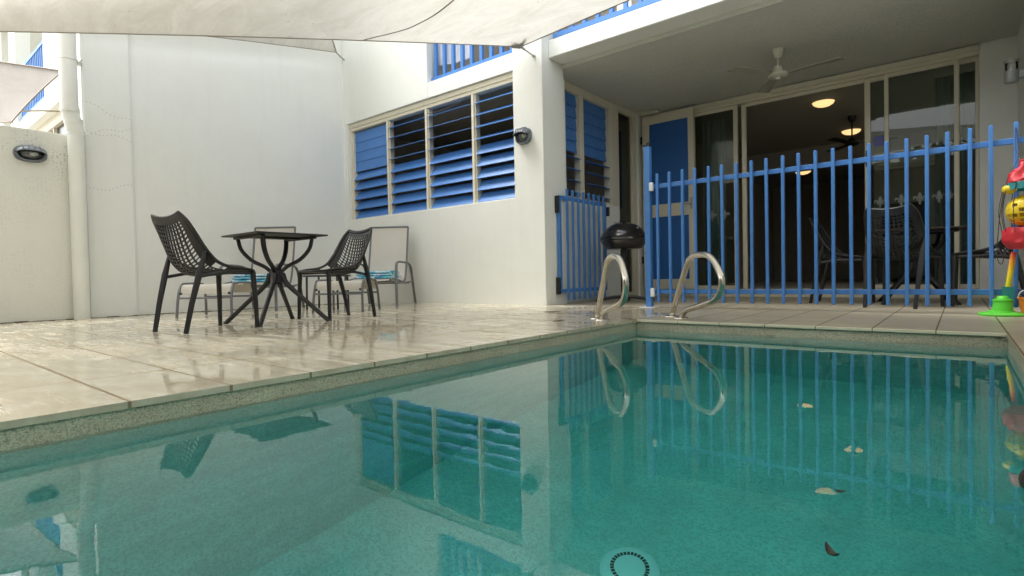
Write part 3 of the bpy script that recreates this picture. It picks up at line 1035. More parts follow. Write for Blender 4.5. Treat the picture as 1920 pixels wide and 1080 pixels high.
C1 = (-3.885, 5.00, 2.972)
C3 = (-7.35, 0.352, 2.648)
C2 = (1.9, 4.0, 2.62)
C4_ = (-0.5, -2.4, 3.7)
ms, msf = sail("shade_sail", "large cream shade sail stretched over the pool deck, tied to the pillar", [C1, C3, C4_, C2], "sail_cloth", inset=0.011, lift=-0.05, n=40)
# seam across the cloth
k = MB()
uv = spline([(.305, .004, 0), (.295, .015, 0), (.27, .04, 0), (.25, .07, 0), (.24, .125, 0), (.24, .185, 0), (.245, .235, 0), (.26, .295, 0), (.305, .385, 0), (.38, .5, 0), (.45, .62, 0)], 60)
pts = [msf(p.x, p.y) + Vector((0, 0, -0.004)) for p in uv]
k.tube(pts, 0.003, 6, rx=0.008)
k.build("seam", "seam_thread", ms, smooth=True)
# bunched corner and turnbuckle
k = MB()
for j in range(11):
    a = Vector((-3.885 + random.uniform(-.02, .02), 5.0, 2.972 + random.uniform(-.012, .012)))
    d = Vector((random.uniform(-0.12, 0.26), random.uniform(-0.25, -0.12), random.uniform(-0.01, 0.035)))
    k.tube(spline([a, a + d * 0.5 + Vector((0, 0, random.uniform(-.015, .02))), a + d], 8), [0.012, .017, .021, .022, .021, .017, .012, .007, .002], 7)
k.build("gathered_corner", "sail_cloth_grey", ms, smooth=True)
k = MB()
k.tube([(-3.885, 5.0, 2.972), (-3.862, 5.04, 2.945)], 0.014, 8)
k.tube([(-3.862, 5.04, 2.945), (-3.79, 5.115, 2.875)], 0.009, 8)
k.tube([(-3.80, 5.105, 2.885), (-3.785, YF - 0.004, 2.868)], 0.017, 10)
k.ball((-3.885, 5.0, 2.972), 0.02)
k.build("turnbuckle", "galvanised", ms, smooth=True)

s2, _ = sail("shade_sail", "second pale sail behind the large one, its corner hooked into the wall corner", [(-7.40, 4.90, 3.835), (-7.40, 0.2, 2.86), (-4.6, 2.2, 5.4)], "sail_cloth", inset=0.012)
k = MB(); k.tube([(-7.40, 4.90, 3.835), (-7.50, 5.05, 3.83), (-7.53, YF - 0.005, 3.82)], 0.012, 8); k.build("hook", "galvanised", s2, smooth=True)
s3, _ = sail("shade_sail", "small grey-brown sail over the neighbour's yard above the low wall", [(-8.6, 1.806, 3.001), (-8.62, 1.31, 2.27), (-11.5, -0.6, 2.30), (-12.5, 0.0, 4.0)], "sail_cloth_grey", inset=0.045, hem=0.025)
k = MB(); k.prism([(-.06, 0), (0, .028), (.06, 0), (0, -.028)], 0, .004, Matrix.Translation((-8.84, 1.62, 2.885)) @ Matrix.Rotation(R(55), 4, 'Z') @ Matrix.Rotation(R(70), 4, 'X')); k.build("patch", "sail_hem", s3)
k = MB(); k.tube([(-8.62, 1.40, 2.42), (-8.75, 1.62, 2.50), (-8.95, 1.94, 2.60)], 0.01, 6); k.build("cord", "rope", s3)


# ------------------------------------------------------------------ black lattice chairs
def lattice_chair(loc, rz, label, group):
    root = thing("lattice_chair", label, "chair", loc, rz, group)
    Cp = spline([(0, .255, .418), (0, .16, .412), (0, .02, .398), (0, -.10, .402), (0, -.175, .452), (0, -.212, .55), (0, -.240, .68), (0, -.262, .788)], 36)
    Rp = spline([(0, .235, .424), (0, .15, .438), (0, .03, .452), (0, -.06, .492), (0, -.128, .575), (0, -.185, .672), (0, -.232, .755), (0, -.268, .812)], 36)
    Wp = spline([(.205, 0, 0), (.232, 0, 0), (.238, 0, 0), (.232, 0, 0), (.222, 0, 0), (.214, 0, 0), (.200, 0, 0), (.165, 0, 0)], 36)
    def at(t_, s_):
        f = t_ * 36; i = min(int(f), 35); f -= i
        c = Cp[i].lerp(Cp[i + 1], f); r = Rp[i].lerp(Rp[i + 1], f); w = Wp[i].lerp(Wp[i + 1], f).x
        p = c.lerp(r, abs(s_) ** 2.2)
        p.x = s_ * w
        return p
    NT_, NS_ = 30, 12
    def fn(u, v):
        s_ = (v * 2 - 1) * 0.97
        if v in (0, 1): t_ = u
        return at(u, s_)
    def shell(t0, t1, name):
        q = bmesh.new()
        n0, n1 = round(t0 * NT_), round(t1 * NT_)
        V = {}
        for i in range(n0, n1 + 1):
            for j in range(NS_ + 1):
                sh = 0.32 / NT_ * math.cos(math.pi * (j / NS_ * 2 - 1)) if 0 < i < NT_ and n0 < i < n1 else 0
                V[i, j] = q.verts.new(fn(min(1, i / NT_ + sh * 0.8), j / NS_))
        inner = []
        for i in range(n0, n1):
            for j in range(NS_):
                if 9 <= i < 13 and (j == 0 or j == NS_ - 1): continue
                fc = q.faces.new((V[i, j], V[i + 1, j], V[i + 1, j + 1], V[i, j + 1]))
                if 1 <= j < NS_ - 1 and 1 <= i < NT_ - 2: inner.append(fc)
        q.normal_update()
        bmesh.ops.inset_individual(q, faces=inner, thickness=0.0056, depth=0)
        bmesh.ops.delete(q, geom=inner, context='FACES')
        bmesh.ops.recalc_face_normals(q, faces=q.faces[:])
        bmesh.ops.solidify(q, geom=q.faces[:], thickness=0.011)
        k = MB(); k._merge(q)
        return k.build(name, "black_plastic", root, world=False)
    shell(0.0, 12 / 30, "seat")
    shell(12 / 30, 1.0, "backrest")
    k = MB()
    path = [at(i / 30, 1) for i in range(31)] + [at(1, 1 - j / 5) for j in range(1, 10)] + [at(i / 30, -1) for i in range(30, -1, -1)] + [at(0, -1 + j / 5) for j in range(1, 10)]
    k.tube(path, 0.011, 8, closed=True, rx=0.015)
    k.build("rim", "black_plastic", root, world=False, smooth=True)
    for sx in (-1, 1):
        k = MB(); k.tube([(sx * .232, .240, 0), (sx * .226, .236, .2), (sx * .214, .228, .415)], [.015, .017, .020], 8, rx=[.015, .018, .021])
        k.build("leg", "black_plastic", root, world=False, smooth=True)
        k = MB(); k.tube([(sx * .194, -.262, 0), (sx * .203, -.222, .2), (sx * .215, -.172, .40), (sx * .222, -.128, .56)], [.016, .018, .021, .012], 8, rx=[.016, .019, .023, .014])
        k.build("leg", "black_plastic", root, world=False, smooth=True)
        k = MB(); k.tube([(sx * .216, -.17, .385), (sx * .228, -.02, .41), (sx * .22, .20, .405)], .012, 8, rx=.012)
        k.build("seat_rail", "black_plastic", root, world=False, smooth=True)
    return root


GC = "black lattice chairs round the small table on the deck"
ch0 = lattice_chair((-4.245, 1.675, 0), R(9), "black lattice chair left of the small table, back towards the drainpipe", GC)
dup(ch0, (-4.36, 2.83, 0), R(180 + 2), "black lattice chair right of the small table, near the louvre window", GC)
GP = "black lattice chairs round the patio table"
pcs = []
pcs.append(dup(ch0, (-0.405, 6.05, -0.003), R(-16), "black lattice chair behind the fence with its back to the pool", GP))
pcs.append(dup(ch0, (-0.945, 6.62, -0.003), R(-92), "dark lattice chair on the patio seen side-on, facing right", GP))
pcs.append(dup(ch0, (0.20, 6.46, -0.003), R(88), "dark lattice chair behind the hanging toy bag, facing left", GP))

for c_ in pcs: c_.scale = (1, 1, 1.09)


# ------------------------------------------------------------------ tables
def x_table(loc, rz, label, topmat, w=0.60, h=0.72, group=None, sp=0.29):
    root = thing("pedestal_table", label, "table", loc, rz, group)
    k = MB(); k.bx(-w / 2, w / 2, -w / 2, w / 2, h - 0.013, h, 0.003)
    k.build("tabletop", topmat, root, world=False)
    k = MB()
    a = w * 0.36
    for s_ in (1, -1):
        k.bx(-a - .02, a + .02, s_ * a - .018, s_ * a + .018, h - 0.034, h - 0.0135, 0.003)
    k.bx(-.018, .018, -a, a, h - 0.030, h - 0.0137)
    k.build("top_frame", "black_plastic", root, world=False)
    k = MB()
    k.bx(-.048, .048, -.048, .048, .315, .455, 0.018, seg=3)
    k.build("hub", "black_plastic", root, world=False, smooth=True)
    for sx in (-1, 1):
        for sy in (-1, 1):
            k = MB()
            k.tube(spline([(sx * .03, sy * .03, .40), (sx * .06, sy * .06, .315), (sx * .17, sy * .17, .165), (sx * (sp - .01), sy * (sp - .01), .018), (sx * sp, sy * sp, 0)], 12), [.030, .028, .024, .021, .020, .019, .018, .018, .018, .018, .019, .021, .022], 8)
            k.build("leg", "black_plastic", root, world=False, smooth=True)
            k = MB()
            k.tube(spline([(sx * .03, sy * .03, .42), (sx * .065, sy * .065, .462), (sx * .135, sy * .135, .515), (sx * .19, sy * .19, .60), (sx * .208, sy * .208, h - .03)], 14), .016, 8, rx=.020)
            k.build("arm", "black_plastic", root, world=False, smooth=True)
    return root


x_table((-4.36, 2.265, 0), R(0), "small square black table with splayed legs between two black chairs on the deck", "black_plastic")
x_table((-0.33, 6.72, -0.003), R(8), "dark square table on the patio behind the blue fence", "dark_wood", w=0.74)

# low black side table between the two sling chairs
k0 = thing("side_table", "low black metal side table between the two sling chairs", "table", (-6.02, 3.78, zdeck(-6.02)), R(36))
k = MB(); k.bx(-.22, .22, -.21, .21, .392, .412, .004); k.build("tabletop", "black_metal", k0, world=False)
for sx in (-1, 1):
    for sy in (-1, 1):
        k = MB(); k.tube([(sx * .19, sy * .18, 0), (sx * .185, sy * .175, .391)], .013, 8); k.build("leg", "black_metal", k0, world=False, smooth=True)


# ------------------------------------------------------------------ sling chairs, ottomans, towels
def sling_chair(loc, rz, label, group):
    root = thing("sling_chair", label, "chair", loc, rz, group)     # faces local +Y
    prof = spline([(0, .43, .335), (0, .25, .350), (0, .02, .318), (0, -.16, .315), (0, -.245, .40), (0, -.33, .66), (0, -.425, 1.065)], 30)
    for (i0, i1, nm) in ((0, 15, "seat"), (15, 30, "backrest")):
        k = MB(); P_ = prof[i0:i1 + 1]
        k.grid(lambda u, v: P_[min(int(round(u * (len(P_) - 1))), len(P_) - 1)] + Vector(((v - .5) * .50, 0, -0.012 * 4 * v * (1 - v))), len(P_) - 1, 8)
        bmesh.ops.solidify(k.bm, geom=k.bm.faces[:], thickness=0.006)
        k.build(nm, "sling_fabric", root, world=False, smooth=True)
    for sx in (-1, 1):
        k = MB(); k.tube([p + Vector((sx * .262, 0, 0)) for p in prof], .013, 8); k.build("side_rail", "grey_tube", root, world=False, smooth=True)
        k = MB(); k.tube(spline([(sx * .33, .40, 0), (sx * .325, .385, .30), (sx * .322, .365, .50), (sx * .322, .31, .555), (sx * .322, .10, .562), (sx * .322, -.16, .552), (sx * .322, -.30, .49), (sx * .324, -.38, .28), (sx * .33, -.47, 0)], 30), .014, 8, rx=.018)
        k.build("arm_and_legs", "grey_tube", root, world=False, smooth=True)
        k = MB(); k.tube([(sx * .32, .392, .30), (sx * .32, 0, .295), (sx * .32, -.37, .31)], .010, 8); k.build("seat_brace", "grey_tube", root, world=False, smooth=True)
    for y, z in ((.40, .312), (-.20, .29)):
        k = MB(); k.tube([(-.325, y, z), (.325, y, z)], .011, 8); k.build("cross_bar", "grey_tube", root, world=False, smooth=True)
    k = MB(); k.tube([(-.262, -.425, 1.067), (.262, -.425, 1.067)], .012, 8); k.build("top_bar", "grey_tube", root, world=False, smooth=True)
    return root


def ottoman(loc, rz, label, group):
    root = thing("ottoman", label, "footstool", loc, rz, group)
    k = MB()
    P_ = spline([(0, .235, .235), (0, .215, .300), (0, .17, .330), (0, 0, .322), (0, -.17, .330), (0, -.215, .300), (0, -.235, .235)], 24)
    k.grid(lambda u, v: P_[int(round(u * 24))] + Vector(((v - .5) * .49, 0, 0)), 24, 6)
    bmesh.ops.solidify(k.bm, geom=k.bm.faces[:], thickness=0.006)
    k.build("seat", "sling_fabric", root, world=False, smooth=True)
    for sx in (-1, 1):
        k = MB(); k.tube(spline([(sx * .27, .265, 0), (sx * .262, .245, .20), (sx * .258, .20, .315), (sx * .257, .14, .338), (sx * .257, -.14, .338), (sx * .258, -.20, .315), (sx * .262, -.245, .20), (sx * .27, -.265, 0)], 28), .012, 8, rx=.014)
        k.build("side_frame", "grey_tube", root, world=False, smooth=True)
    for sy in (-1, 1):
        k = MB(); k.tube([(-.262, sy * .246, .195), (.262, sy * .246, .195)], .010, 8); k.build("cross_bar", "grey_tube", root, world=False, smooth=True)
    for sx in (-1, 1):
        k = MB(); k.ball((sx * .238, .24, .24), .013); k.build("knob", "black_plastic", root, world=False, smooth=True)
    return root


def towel(loc, rz, label, w, d, group):
    root = thing("folded_towel", label, "towel", loc, rz, group)
    for i in range(3):
        k = MB()
        z0 = 0.033 * i
        def fn(u, v):
            a = 2 * math.pi * u
            ca, sa = math.cos(a), math.sin(a)
            y = math.copysign(abs(ca) ** 0.35, ca) * (d / 2 - 0.012 * i)
            z = z0 + 0.017 + math.copysign(abs(sa) ** 0.6, sa) * 0.0165
            x = (v - .5) * (w - 0.02 * i) + 0.006 * math.sin(7 * v + i)
            n_ = mnoise.noise(Vector((x * 9, y * 9, i * 3.3)))
            return Vector((x, y + 0.008 * n_, z + 0.010 * n_ * (1 if sa > 0 else 0.3)))
        k.grid(fn, 32, 18)
        bmesh.ops.remove_doubles(k.bm, verts=k.bm.verts[:], dist=1e-4)
        es = [e for e in k.bm.edges if e.is_boundary]
        bmesh.ops.edgeloop_fill(k.bm, edges=es)
        k.build("fold", "patterned_towel", root, world=False, smooth=60)
    return root


# local +Y of a chair must point along f
def heading(f): return math.atan2(f[1], f[0]) - math.pi / 2
f2 = heading((.561, -.828))
f1 = heading((.64, -.77))
GS = "grey sling chairs by the louvre wall"
GO = "grey sling footstools in front of the sling chairs"
GT = "folded blue towels on the sling chairs"
sc2 = sling_chair((-5.90, 4.49, zdeck(-5.9)), f2, "right-hand sling chair in front of the louvre wall, its arm in clear view", GS)
sc1 = dup(sc2, (-6.70, 3.30, zdeck(-6.7)), f1, "sling chair behind the small black table, half hidden by it", GS)
ot2 = ottoman((-5.20, 3.50, 0), f2, "sling footstool behind the right-hand black chair", GO)
dup(ot2, (-5.93, 2.45, zdeck(-5.9)), f1, "sling footstool behind the left-hand black chair", GO)
towel((-5.87, 4.44, zdeck(-5.9) + .352), f2, "folded blue patterned towel on the right-hand sling chair", .47, .46, GT)
towel((-6.65, 3.24, zdeck(-6.7) + .352), f1, "folded blue patterned towel on the sling chair behind the table", .47, .46, GT)

# ------------------------------------------------------------------ kettle barbecue
q = thing("kettle_barbecue", "black round kettle barbecue on a pole stand between gate and fence post", "barbecue", (-3.225, 6.15, -0.003))
b = MB(); b.lathe([(.286, .793), (.290, .803), (.280, .812), (.264, .850), (.230, .898), (.170, .944), (.105, .974), (.05, .987), (0, .990)], 36); b.build("lid", "black_enamel", q, world=False, smooth=True)
b = MB(); b.lathe([(.292, .792), (.300, .768), (.280, .760), (.262, .715), (.225, .665), (.20, .655), (0, .652)], 36); b.build("bowl", "black_enamel", q, world=False, smooth=True)
b = MB(); b.tube([(-.045, 0, .985), (-.045, 0, 1.012), (.045, 0, 1.012), (.045, 0, .985)], .011, 8); b.build("lid_handle", "black_plastic", q, world=False, smooth=True)
b = MB(); b.lathe([(0, .985), (.03, .985), (.03, .998), (0, .999)], 14, Matrix.Translation((-.07, -.06, -.005))); b.build("vent", "alloy", q, world=False)
b = MB(); b.ball((.24, -.10, .90), .012); b.build("hinge", "alloy", q, world=False, smooth=True)
b = MB(); b.tube([(0, 0, .03), (0, 0, .655)], .036, 14); b.build("pole", "black_metal", q, world=False, smooth=True)
for a in (20, 110, 200, 290):
    b = MB(); c_, s_ = math.cos(R(a)), math.sin(R(a))
    b.tube([(0, 0, .07), (c_ * .12, s_ * .12, .062), (c_ * .30, s_ * .30, .035), (c_ * .36, s_ * .36, .022)], .020, 8, rx=.028); b.build("foot", "black_metal", q, world=False, smooth=True)

# ------------------------------------------------------------------ pool fence and gate
FX = [-2.334, -2.206, -2.078, -1.950, -1.825, -1.699, -1.570, -1.4415, -1.312, -1.184, -1.056, -.930, -.803, -.676, -.556, -.434, -.312, -.187, -.064, .058, .178, .304, .43]
F = thing("pool_fence", "blue metal picket fence between the pool and the patio", "fence", (-1.0, 5.2, 0))
b = MB(); b.bx(-2.474, -2.414, 5.17, 5.23, 0.006, 1.628, 0.004); b.build("post", "blue_paint", F)
b = MB(); b.bx(-2.478, -2.410, 5.166, 5.234, 1.629, 1.642); b.bx(-2.452, -2.43, 5.19, 5.21, 1.643, 1.665); b.build("post_cap", "black_plastic", F)
b = MB(); b.bx(-2.52, -2.37, 5.12, 5.28, 0.0, 0.006); b.build("base_plate", "hinge_white", F)
b = MB(); b.bx(-2.412, XW - 0.001, 5.187, 5.213, 1.195, 1.236, 0.003); b.build("top_rail", "blue_paint", F)
b = MB(); b.bx(-2.412, XW - 0.001, 5.187, 5.213, 0.140, 0.181, 0.003); b.build("bottom_rail", "blue_paint", F)
for i, x in enumerate(FX):
    b = MB(); b.bx(x - .0125, x + .0125, 5.16, 5.1865, 0.056, 1.337 + 0.004 * math.sin(i * 7), 0.004, Matrix.Translation((x, 5.17, .16)) @ Matrix.Rotation(R(.18 * math.sin(i * 3.7)), 4, 'Y') @ Matrix.Translation((-x, -5.17, -.16))); b.build("picket", "blue_paint", F)
for z in (0.11, 1.17):
    b = MB(); b.bx(-2.4135, -2.375, 5.15, 5.185, z, z + 0.085, 0.006); b.build("hinge", "hinge_white", F)

G = thing("pool_gate", "blue metal picket gate swung open against the patio wall beside the pillar", "gate", (-3.66, 5.36, 0))
gx = -3.655
b = MB(); b.bx(gx - .018, gx + .018, 5.352, 5.40, .135, 1.285, .003); b.bx(gx - .016, gx + .016, 6.43, 6.465, .135, 1.285, .003)
b.bx(gx - .014, gx + .014, 5.4005, 6.4295, 1.245, 1.285); b.bx(gx - .014, gx + .014, 5.4005, 6.4295, .14, .18)
b.build("gate_frame", "blue_paint", G)
for i in range(8):
    y = 5.505 + i * 0.1235
    b = MB(); b.bx(gx + .0145, gx + .040, y - .013, y + .013, .042, 1.372, .003); b.build("picket", "blue_paint", G)
for z in (.12, 1.08):
    b = MB(); b.bx(gx - .03, gx + .026, 5.325, 5.3515, z, z + .2, .004); b.build("hinge", "black_plastic", G)
b = MB(); b.bx(gx - .05, gx + .05, 6.466, 6.50, 1.12, 1.24, .006); b.build("latch", "black_plastic", G)

# ------------------------------------------------------------------ stainless grab rails
d_ = Vector((.707, -.707, 0))
def grab_rail(base, shape, label):
    root = thing("grab_rail", label, "handrail", (base[0], base[1], 0), 0, "stainless handrails at the pool corner")
    pts = spline([Vector((0, 0, 0)) + d_ * s_ + Vector((0, 0, z)) for s_, z in shape], 60)
    k = MB(); k.tube(pts, .0215, 14); k.build("rail", "stainless", root, world=False, smooth=True)
    for s_, z in (shape[0], shape[-1]):
        k = MB(); k.lathe([(0, 0), (.058, 0), (.056, .006), (.03, .012), (0, .012)], 20, Matrix.Translation(d_ * s_ + Vector((0, 0, 0.0005)))); k.build("flange", "stainless", root, world=False, smooth=True)
grab_rail((-2.122, 3.647), [(-.096, 0), (.06, .215), (.215, .415), (.27, .452), (.36, .466), (.46, .462), (.55, .43), (.63, .345), (.655, .27), (.62, .19), (.53, .145), (.35, .108), (.18, .073), (.10, .05), (.05, .0)], "stainless grab rail nearer the pillar, at the pool corner")
grab_rail((-1.699, 4.069), [(-.084, 0), (.07, .21), (.225, .405), (.28, .445), (.36, .464), (.50, .464), (.60, .44), (.69, .375), (.748, .29), (.72, .205), (.62, .152), (.45, .115), (.25, .078), (.15, .05), (.09, .0)], "stainless grab rail in front of the blue fence")


# ------------------------------------------------------------------ ceiling fans
def ceiling_fan(name, label, x, y, zc, drop, angs, mat, rad=0.63):
    root = thing(name, label, "fan", (x, y, zc))
    b = MB(); b.lathe([(0, -.0005), (.064, -.0005), (.060, -.03), (.040, -.085), (.018, -.10), (0, -.10)], 22); b.build("canopy", mat, root, world=False, smooth=True)
    b = MB(); b.tube([(0, 0, -.098), (0, 0, -drop)], .012, 10); b.build("rod", mat, root, world=False, smooth=True)
    z = -drop
    b = MB(); b.lathe([(0, z + .005), (.045, z), (.052, z - .045), (.056, z - .062), (.105, z - .078), (.108, z - .098), (.085, z - .115), (.03, z - .12), (.028, z - .14), (0, z - .145)], 28); b.build("motor", mat, root, world=False, smooth=True)
    for a in angs:
        M = Matrix.Rotation(R(a), 4, 'Z') @ Matrix.Translation((0, 0, z - .088))
        b = MB()
        b.grid(lambda u, v: Vector((.115 + u * (rad - .115), (v - .5) * (.085 + .05 * u) * (1 if u < .97 else .9), (v - .5) * .014 + .012 * math.sin(u * 2))), 10, 4, M)
        bmesh.ops.solidify(b.bm, geom=b.bm.faces[:], thickness=0.005)
        b.build("blade", "fan_blade" if mat == "fan_white" else mat, root, world=False, smooth=True)
    return root


ceiling_fan("ceiling_fan", "white three-blade ceiling fan under the patio ceiling", -1.567, 6.69, ZC, .195, (236.5, 118.5, -3), "fan_white")
ceiling_fan("ceiling_fan", "black ceiling fan inside the dark living room", -1.36, 10.55, 2.859, .36, (10, 130, 250), "black_metal", .62)


def ceil_lamp(x, y, z, r, label):
    root = thing("ceiling_lamp", label, "ceiling lamp", (x, y, z), 0, "lit dome lamps on the living room ceiling")
    b = MB(); b.lathe([(0, -.0005), (r, -.0005), (r, -.02), (r * .95, -.024)], 28); b.build("rim", "fan_white", root, world=False, smooth=True)
    b = MB(); b.lathe([(r * .94, -.022), (r * .85, -.05), (r * .6, -.075), (r * .3, -.088), (0, -.092)], 28); b.build("diffuser", "lit_diffuser", root, world=False, smooth=True)
    return root


ceil_lamp(-1.56, 9.30, 2.86, .155, "lit dome lamp nearest the open glass door")
ceil_lamp(-1.50, 11.55, 2.86, .16, "lit dome lamp behind the black ceiling fan")
ceil_lamp(-2.75, 13.9, 2.62, .17, "lit dome lamp in the far room seen between fence pickets")
ceil_lamp(-.86, 10.9, 2.30, .17, "lit dome lamp seen through the right-hand glass panel") if False else None

# living room furniture seen dimly through the open door
q = thing("television", "dark flat television on the living room wall behind the fence", "television", (-1.55, 11.5, 0.9))
b = MB(); b.bx(-1.10, -.40, 11.86, 11.895, 1.02, 1.50, .01); b.build("casing", "black_plastic", q)
b = MB(); b.bx(-1.06, -.44, 11.852, 11.8595, 1.06, 1.46); b.build("screen", "screen_black", q)
q = thing("sideboard", "dark wooden sideboard under the television in the living room", "sideboard", (-.75, 11.6, 0.096))
b = MB(); b.bx(-1.15, -.30, 11.40, 11.84, .70, .74, .004); b.build("top", "dark_wood", q)
b = MB(); b.bx(-1.12, -.33, 11.42, 11.83, .18, .699); b.build("body", "dark_wood", q)
for x in (-1.10, -.38):
    for y in (11.45, 11.78):
        b = MB(); b.bx(x, x + .05, y, y + .05, .096, .179); b.build("leg", "dark_wood", q)
q = thing("air_conditioner", "pale wall-mounted air conditioner high in the living room", "air conditioner", (-.8, 11.8, 2.2))
b = MB(); b.bx(-1.18, -.2, 11.68, 11.897, 2.10, 2.40, .02, seg=2); b.build("casing", "white_plastic", q)
b = MB(); b.bx(-1.10, -.28, 11.672, 11.679, 2.12, 2.16); b.build("louvre", "cream_frame", q)

# towel hanging on the balcony railing
k = MB()
def fnb(u, v):
    x = -5.60 + 0.72 * u
    z = 4.12 - 0.84 * v - 0.05 * u - 0.03 * math.sin(u * 3)
    return Vector((x, YF + 0.165 + 0.012 * math.sin(u * 17) + 0.01 * math.sin(v * 5 + u * 6), z))
k.grid(fnb, 30, 20)
bmesh.ops.solidify(k.bm, geom=k.bm.faces[:], thickness=0.006)
tag(k.build("hanging_towel", "linen_white", smooth=True), "white towel hung inside the blue upstairs balcony rail above the louvres", "towel")

# ------------------------------------------------------------------ toys at the fence
def crumple(b, amp, sc):
    bmesh.ops.subdivide_edges(b.bm, edges=b.bm.edges[:], cuts=2, use_grid_fill=True)
    for v in b.bm.verts:
        n_ = mnoise.noise(v.co * sc) + 0.6 * mnoise.noise(v.co * sc * 2.2)
        d = Vector((v.co.x - .345, v.co.y - 5.03, 0))
        if d.length > 1e-4: v.co += d.normalized() * n_ * amp
        v.co.z += n_ * amp * .5

q = thing("toy_bag", "black and red drawstring bag of beach toys hanging on the fence at the right edge", "bag", (.335, 5.06, .45))
b = MB(); b.lathe([(0, .455), (.085, .46), (.115, .50), (.118, .57), (.105, .60), (0, .60)], 22, Matrix.Translation((.345, 5.03, 0))); crumple(b, .012, 16); b.build("pouch", "toy_red", q, smooth=True)
b = MB(); b.lathe([(.10, .90), (.085, .96), (.05, 1.0), (.022, 1.03), (.03, 1.05), (0, 1.05)], 18, Matrix.Translation((.345, 5.03, 0))); crumple(b, .022, 14); b.build("gathered_top", "toy_red", q, smooth=True)
b = MB(); b.lathe([(.108, .855), (.106, .90), (.100, .903), (.100, .86)], 18, Matrix.Translation((.345, 5.03, 0))); b.build("band", "toy_teal", q, smooth=True)
b = MB()
for a in range(0, 360, 30):
    c_, s_ = math.cos(R(a)), math.sin(R(a))
    b.tube(spline([(.345 + .118 * c_, 5.03 + .118 * s_, .57), (.345 + .135 * c_, 5.03 + .135 * s_, .72), (.345 + .108 * c_, 5.03 + .108 * s_, .90)], 8), .0025, 5)
b.build("mesh_side", "cord_dark", q)
b = MB(); b.tube(spline([(.33, 5.03, 1.04), (.30, 5.13, 1.15), (.304, 5.15, 1.30), (.315, 5.13, 1.10), (.25, 5.0, .92), (.215, 4.99, .70), (.20, 5.0, .42), (.225, 5.0, .36), (.24, 5.0, .46)], 50), .0026, 6); b.build("drawstring", "cord_dark", q)
# slotted yellow ball
b = MB()
qb = bmesh.new()
bmesh.ops.create_uvsphere(qb, u_segments=14, v_segments=9, radius=.105)
fs = [f for f in qb.faces if len(f.verts) == 4]
bmesh.ops.inset_individual(qb, faces=fs, thickness=.009)
bmesh.ops.delete(qb, geom=[f for f in fs if (f.index // 2 + f.index) % 3], context='FACES')
bmesh.ops.solidify(qb, geom=qb.faces[:], thickness=.005)
b._merge(qb, Matrix.Translation((.345, 5.03, .715)))
tag(b.build("toy_ball", "toy_yellow", smooth=True), "yellow slotted toy ball inside the hanging bag", "toy")
b = MB(); b.ball((.262, 5.00, .862), (.04, .04, .033)); tag(b.build("toy_ball", "toy_yellow", smooth=True), "small plain yellow toy ball above the slotted one in the bag", "toy")
q = thing("toy_spade", "red, orange and yellow plastic toy spade leaning on the fence", "toy", (.272, 5.135, .20))
b = MB(); b.tube([(.262, 5.125, .20), (.292, 5.125, .44)], .012, 10, rx=.016); b.build("handle", "rainbow_plastic", q, smooth=True)
b = MB(); b.prism([(-.035, 0), (.035, 0), (.03, -.10), (0, -.125), (-.03, -.10)], -.004, .004, Matrix.Translation((.262, 5.125, .20)) @ Matrix.Rotation(R(90), 4, 'X')); b.build("blade", "toy_teal", q)
q = thing("toy_sprinkler", "bright green plastic toy with a round base and stubby cylinder on the patio edge", "toy", (.225, 5.40, 0))
b = MB(); b.lathe([(0, .001), (.125, .001), (.128, .012), (.118, .022), (.075, .026), (.072, .036), (0, .036)], 30, Matrix.Translation((0, -.30, 0))); b.build("base", "toy_green", q, world=False, smooth=True)
b = MB(); b.lathe([(.056, .036), (.052, .10), (.057, .104), (.056, .115), (.034, .118), (.030, .132), (.022, .138), (0, .138)], 26, Matrix.Translation((0.008, -.30, 0))); b.build("cylinder", "toy_green", q, world=False, smooth=True)
q = thing("toy_bucket", "orange plastic toy bucket at the right edge beside the green toy", "toy", (.385, 5.09, 0))
b = MB(); b.lathe([(0, .001), (.055, .001), (.075, .12), (.080, .122), (.080, .13), (.070, .13), (.052, .01), (0, .01)], 26); b.build("bucket", "toy_orange", q, world=False, smooth=True)
b = MB(); b.tube(spline([(.075, 0, .125), (.06, -.03, .17), (0, -.05, .19), (-.06, -.03, .17), (-.075, 0, .125)], 14), .004, 6); b.build("handle", "white_plastic", q, world=False, smooth=True)

# ------------------------------------------------------------------ pool floor drain, leaves, litter
q = thing("pool_drain", "round white drain cover with a ring of dark slots on the pool floor", "drain", (-0.888, 1.70, PZ - 0.002))
b = MB(); b.lathe([(0, 0.001), (.104, 0.001), (.104, .012), (.093, .020), (.070, .026), (.0, .026)], 48); b.build("cover", "grate_white", q, world=False, smooth=True)
b = MB()
for i in range(30):
    M = Matrix.Rotation(R(12 * i), 4, 'Z')
    b.bx(.055, .068, -.0046, .0046, .024, .0275, 0, M)
b.build("slots", "grate_slot", q, world=False)
DRAIN = q


def leaf(x, y, z, L, w, rz, mat, label, curl=.3, group=None):
    b = MB()
    def fn(u, v):
        ww = w * math.sin(math.pi * (u * .94 + .03)) ** 0.8
        return Vector(((u - .5) * L, (v - .5) * ww, curl * L * (u - .5) ** 2 + abs(v - .5) * ww * .35))
    b.grid(fn, 10, 4, Matrix.Translation((x, y, z)) @ Matrix.Rotation(rz, 4, 'Z'))
    bmesh.ops.solidify(b.bm, geom=b.bm.faces[:], thickness=0.0012)
    return tag(b.build("leaf", mat, smooth=True), label, "leaf", group)


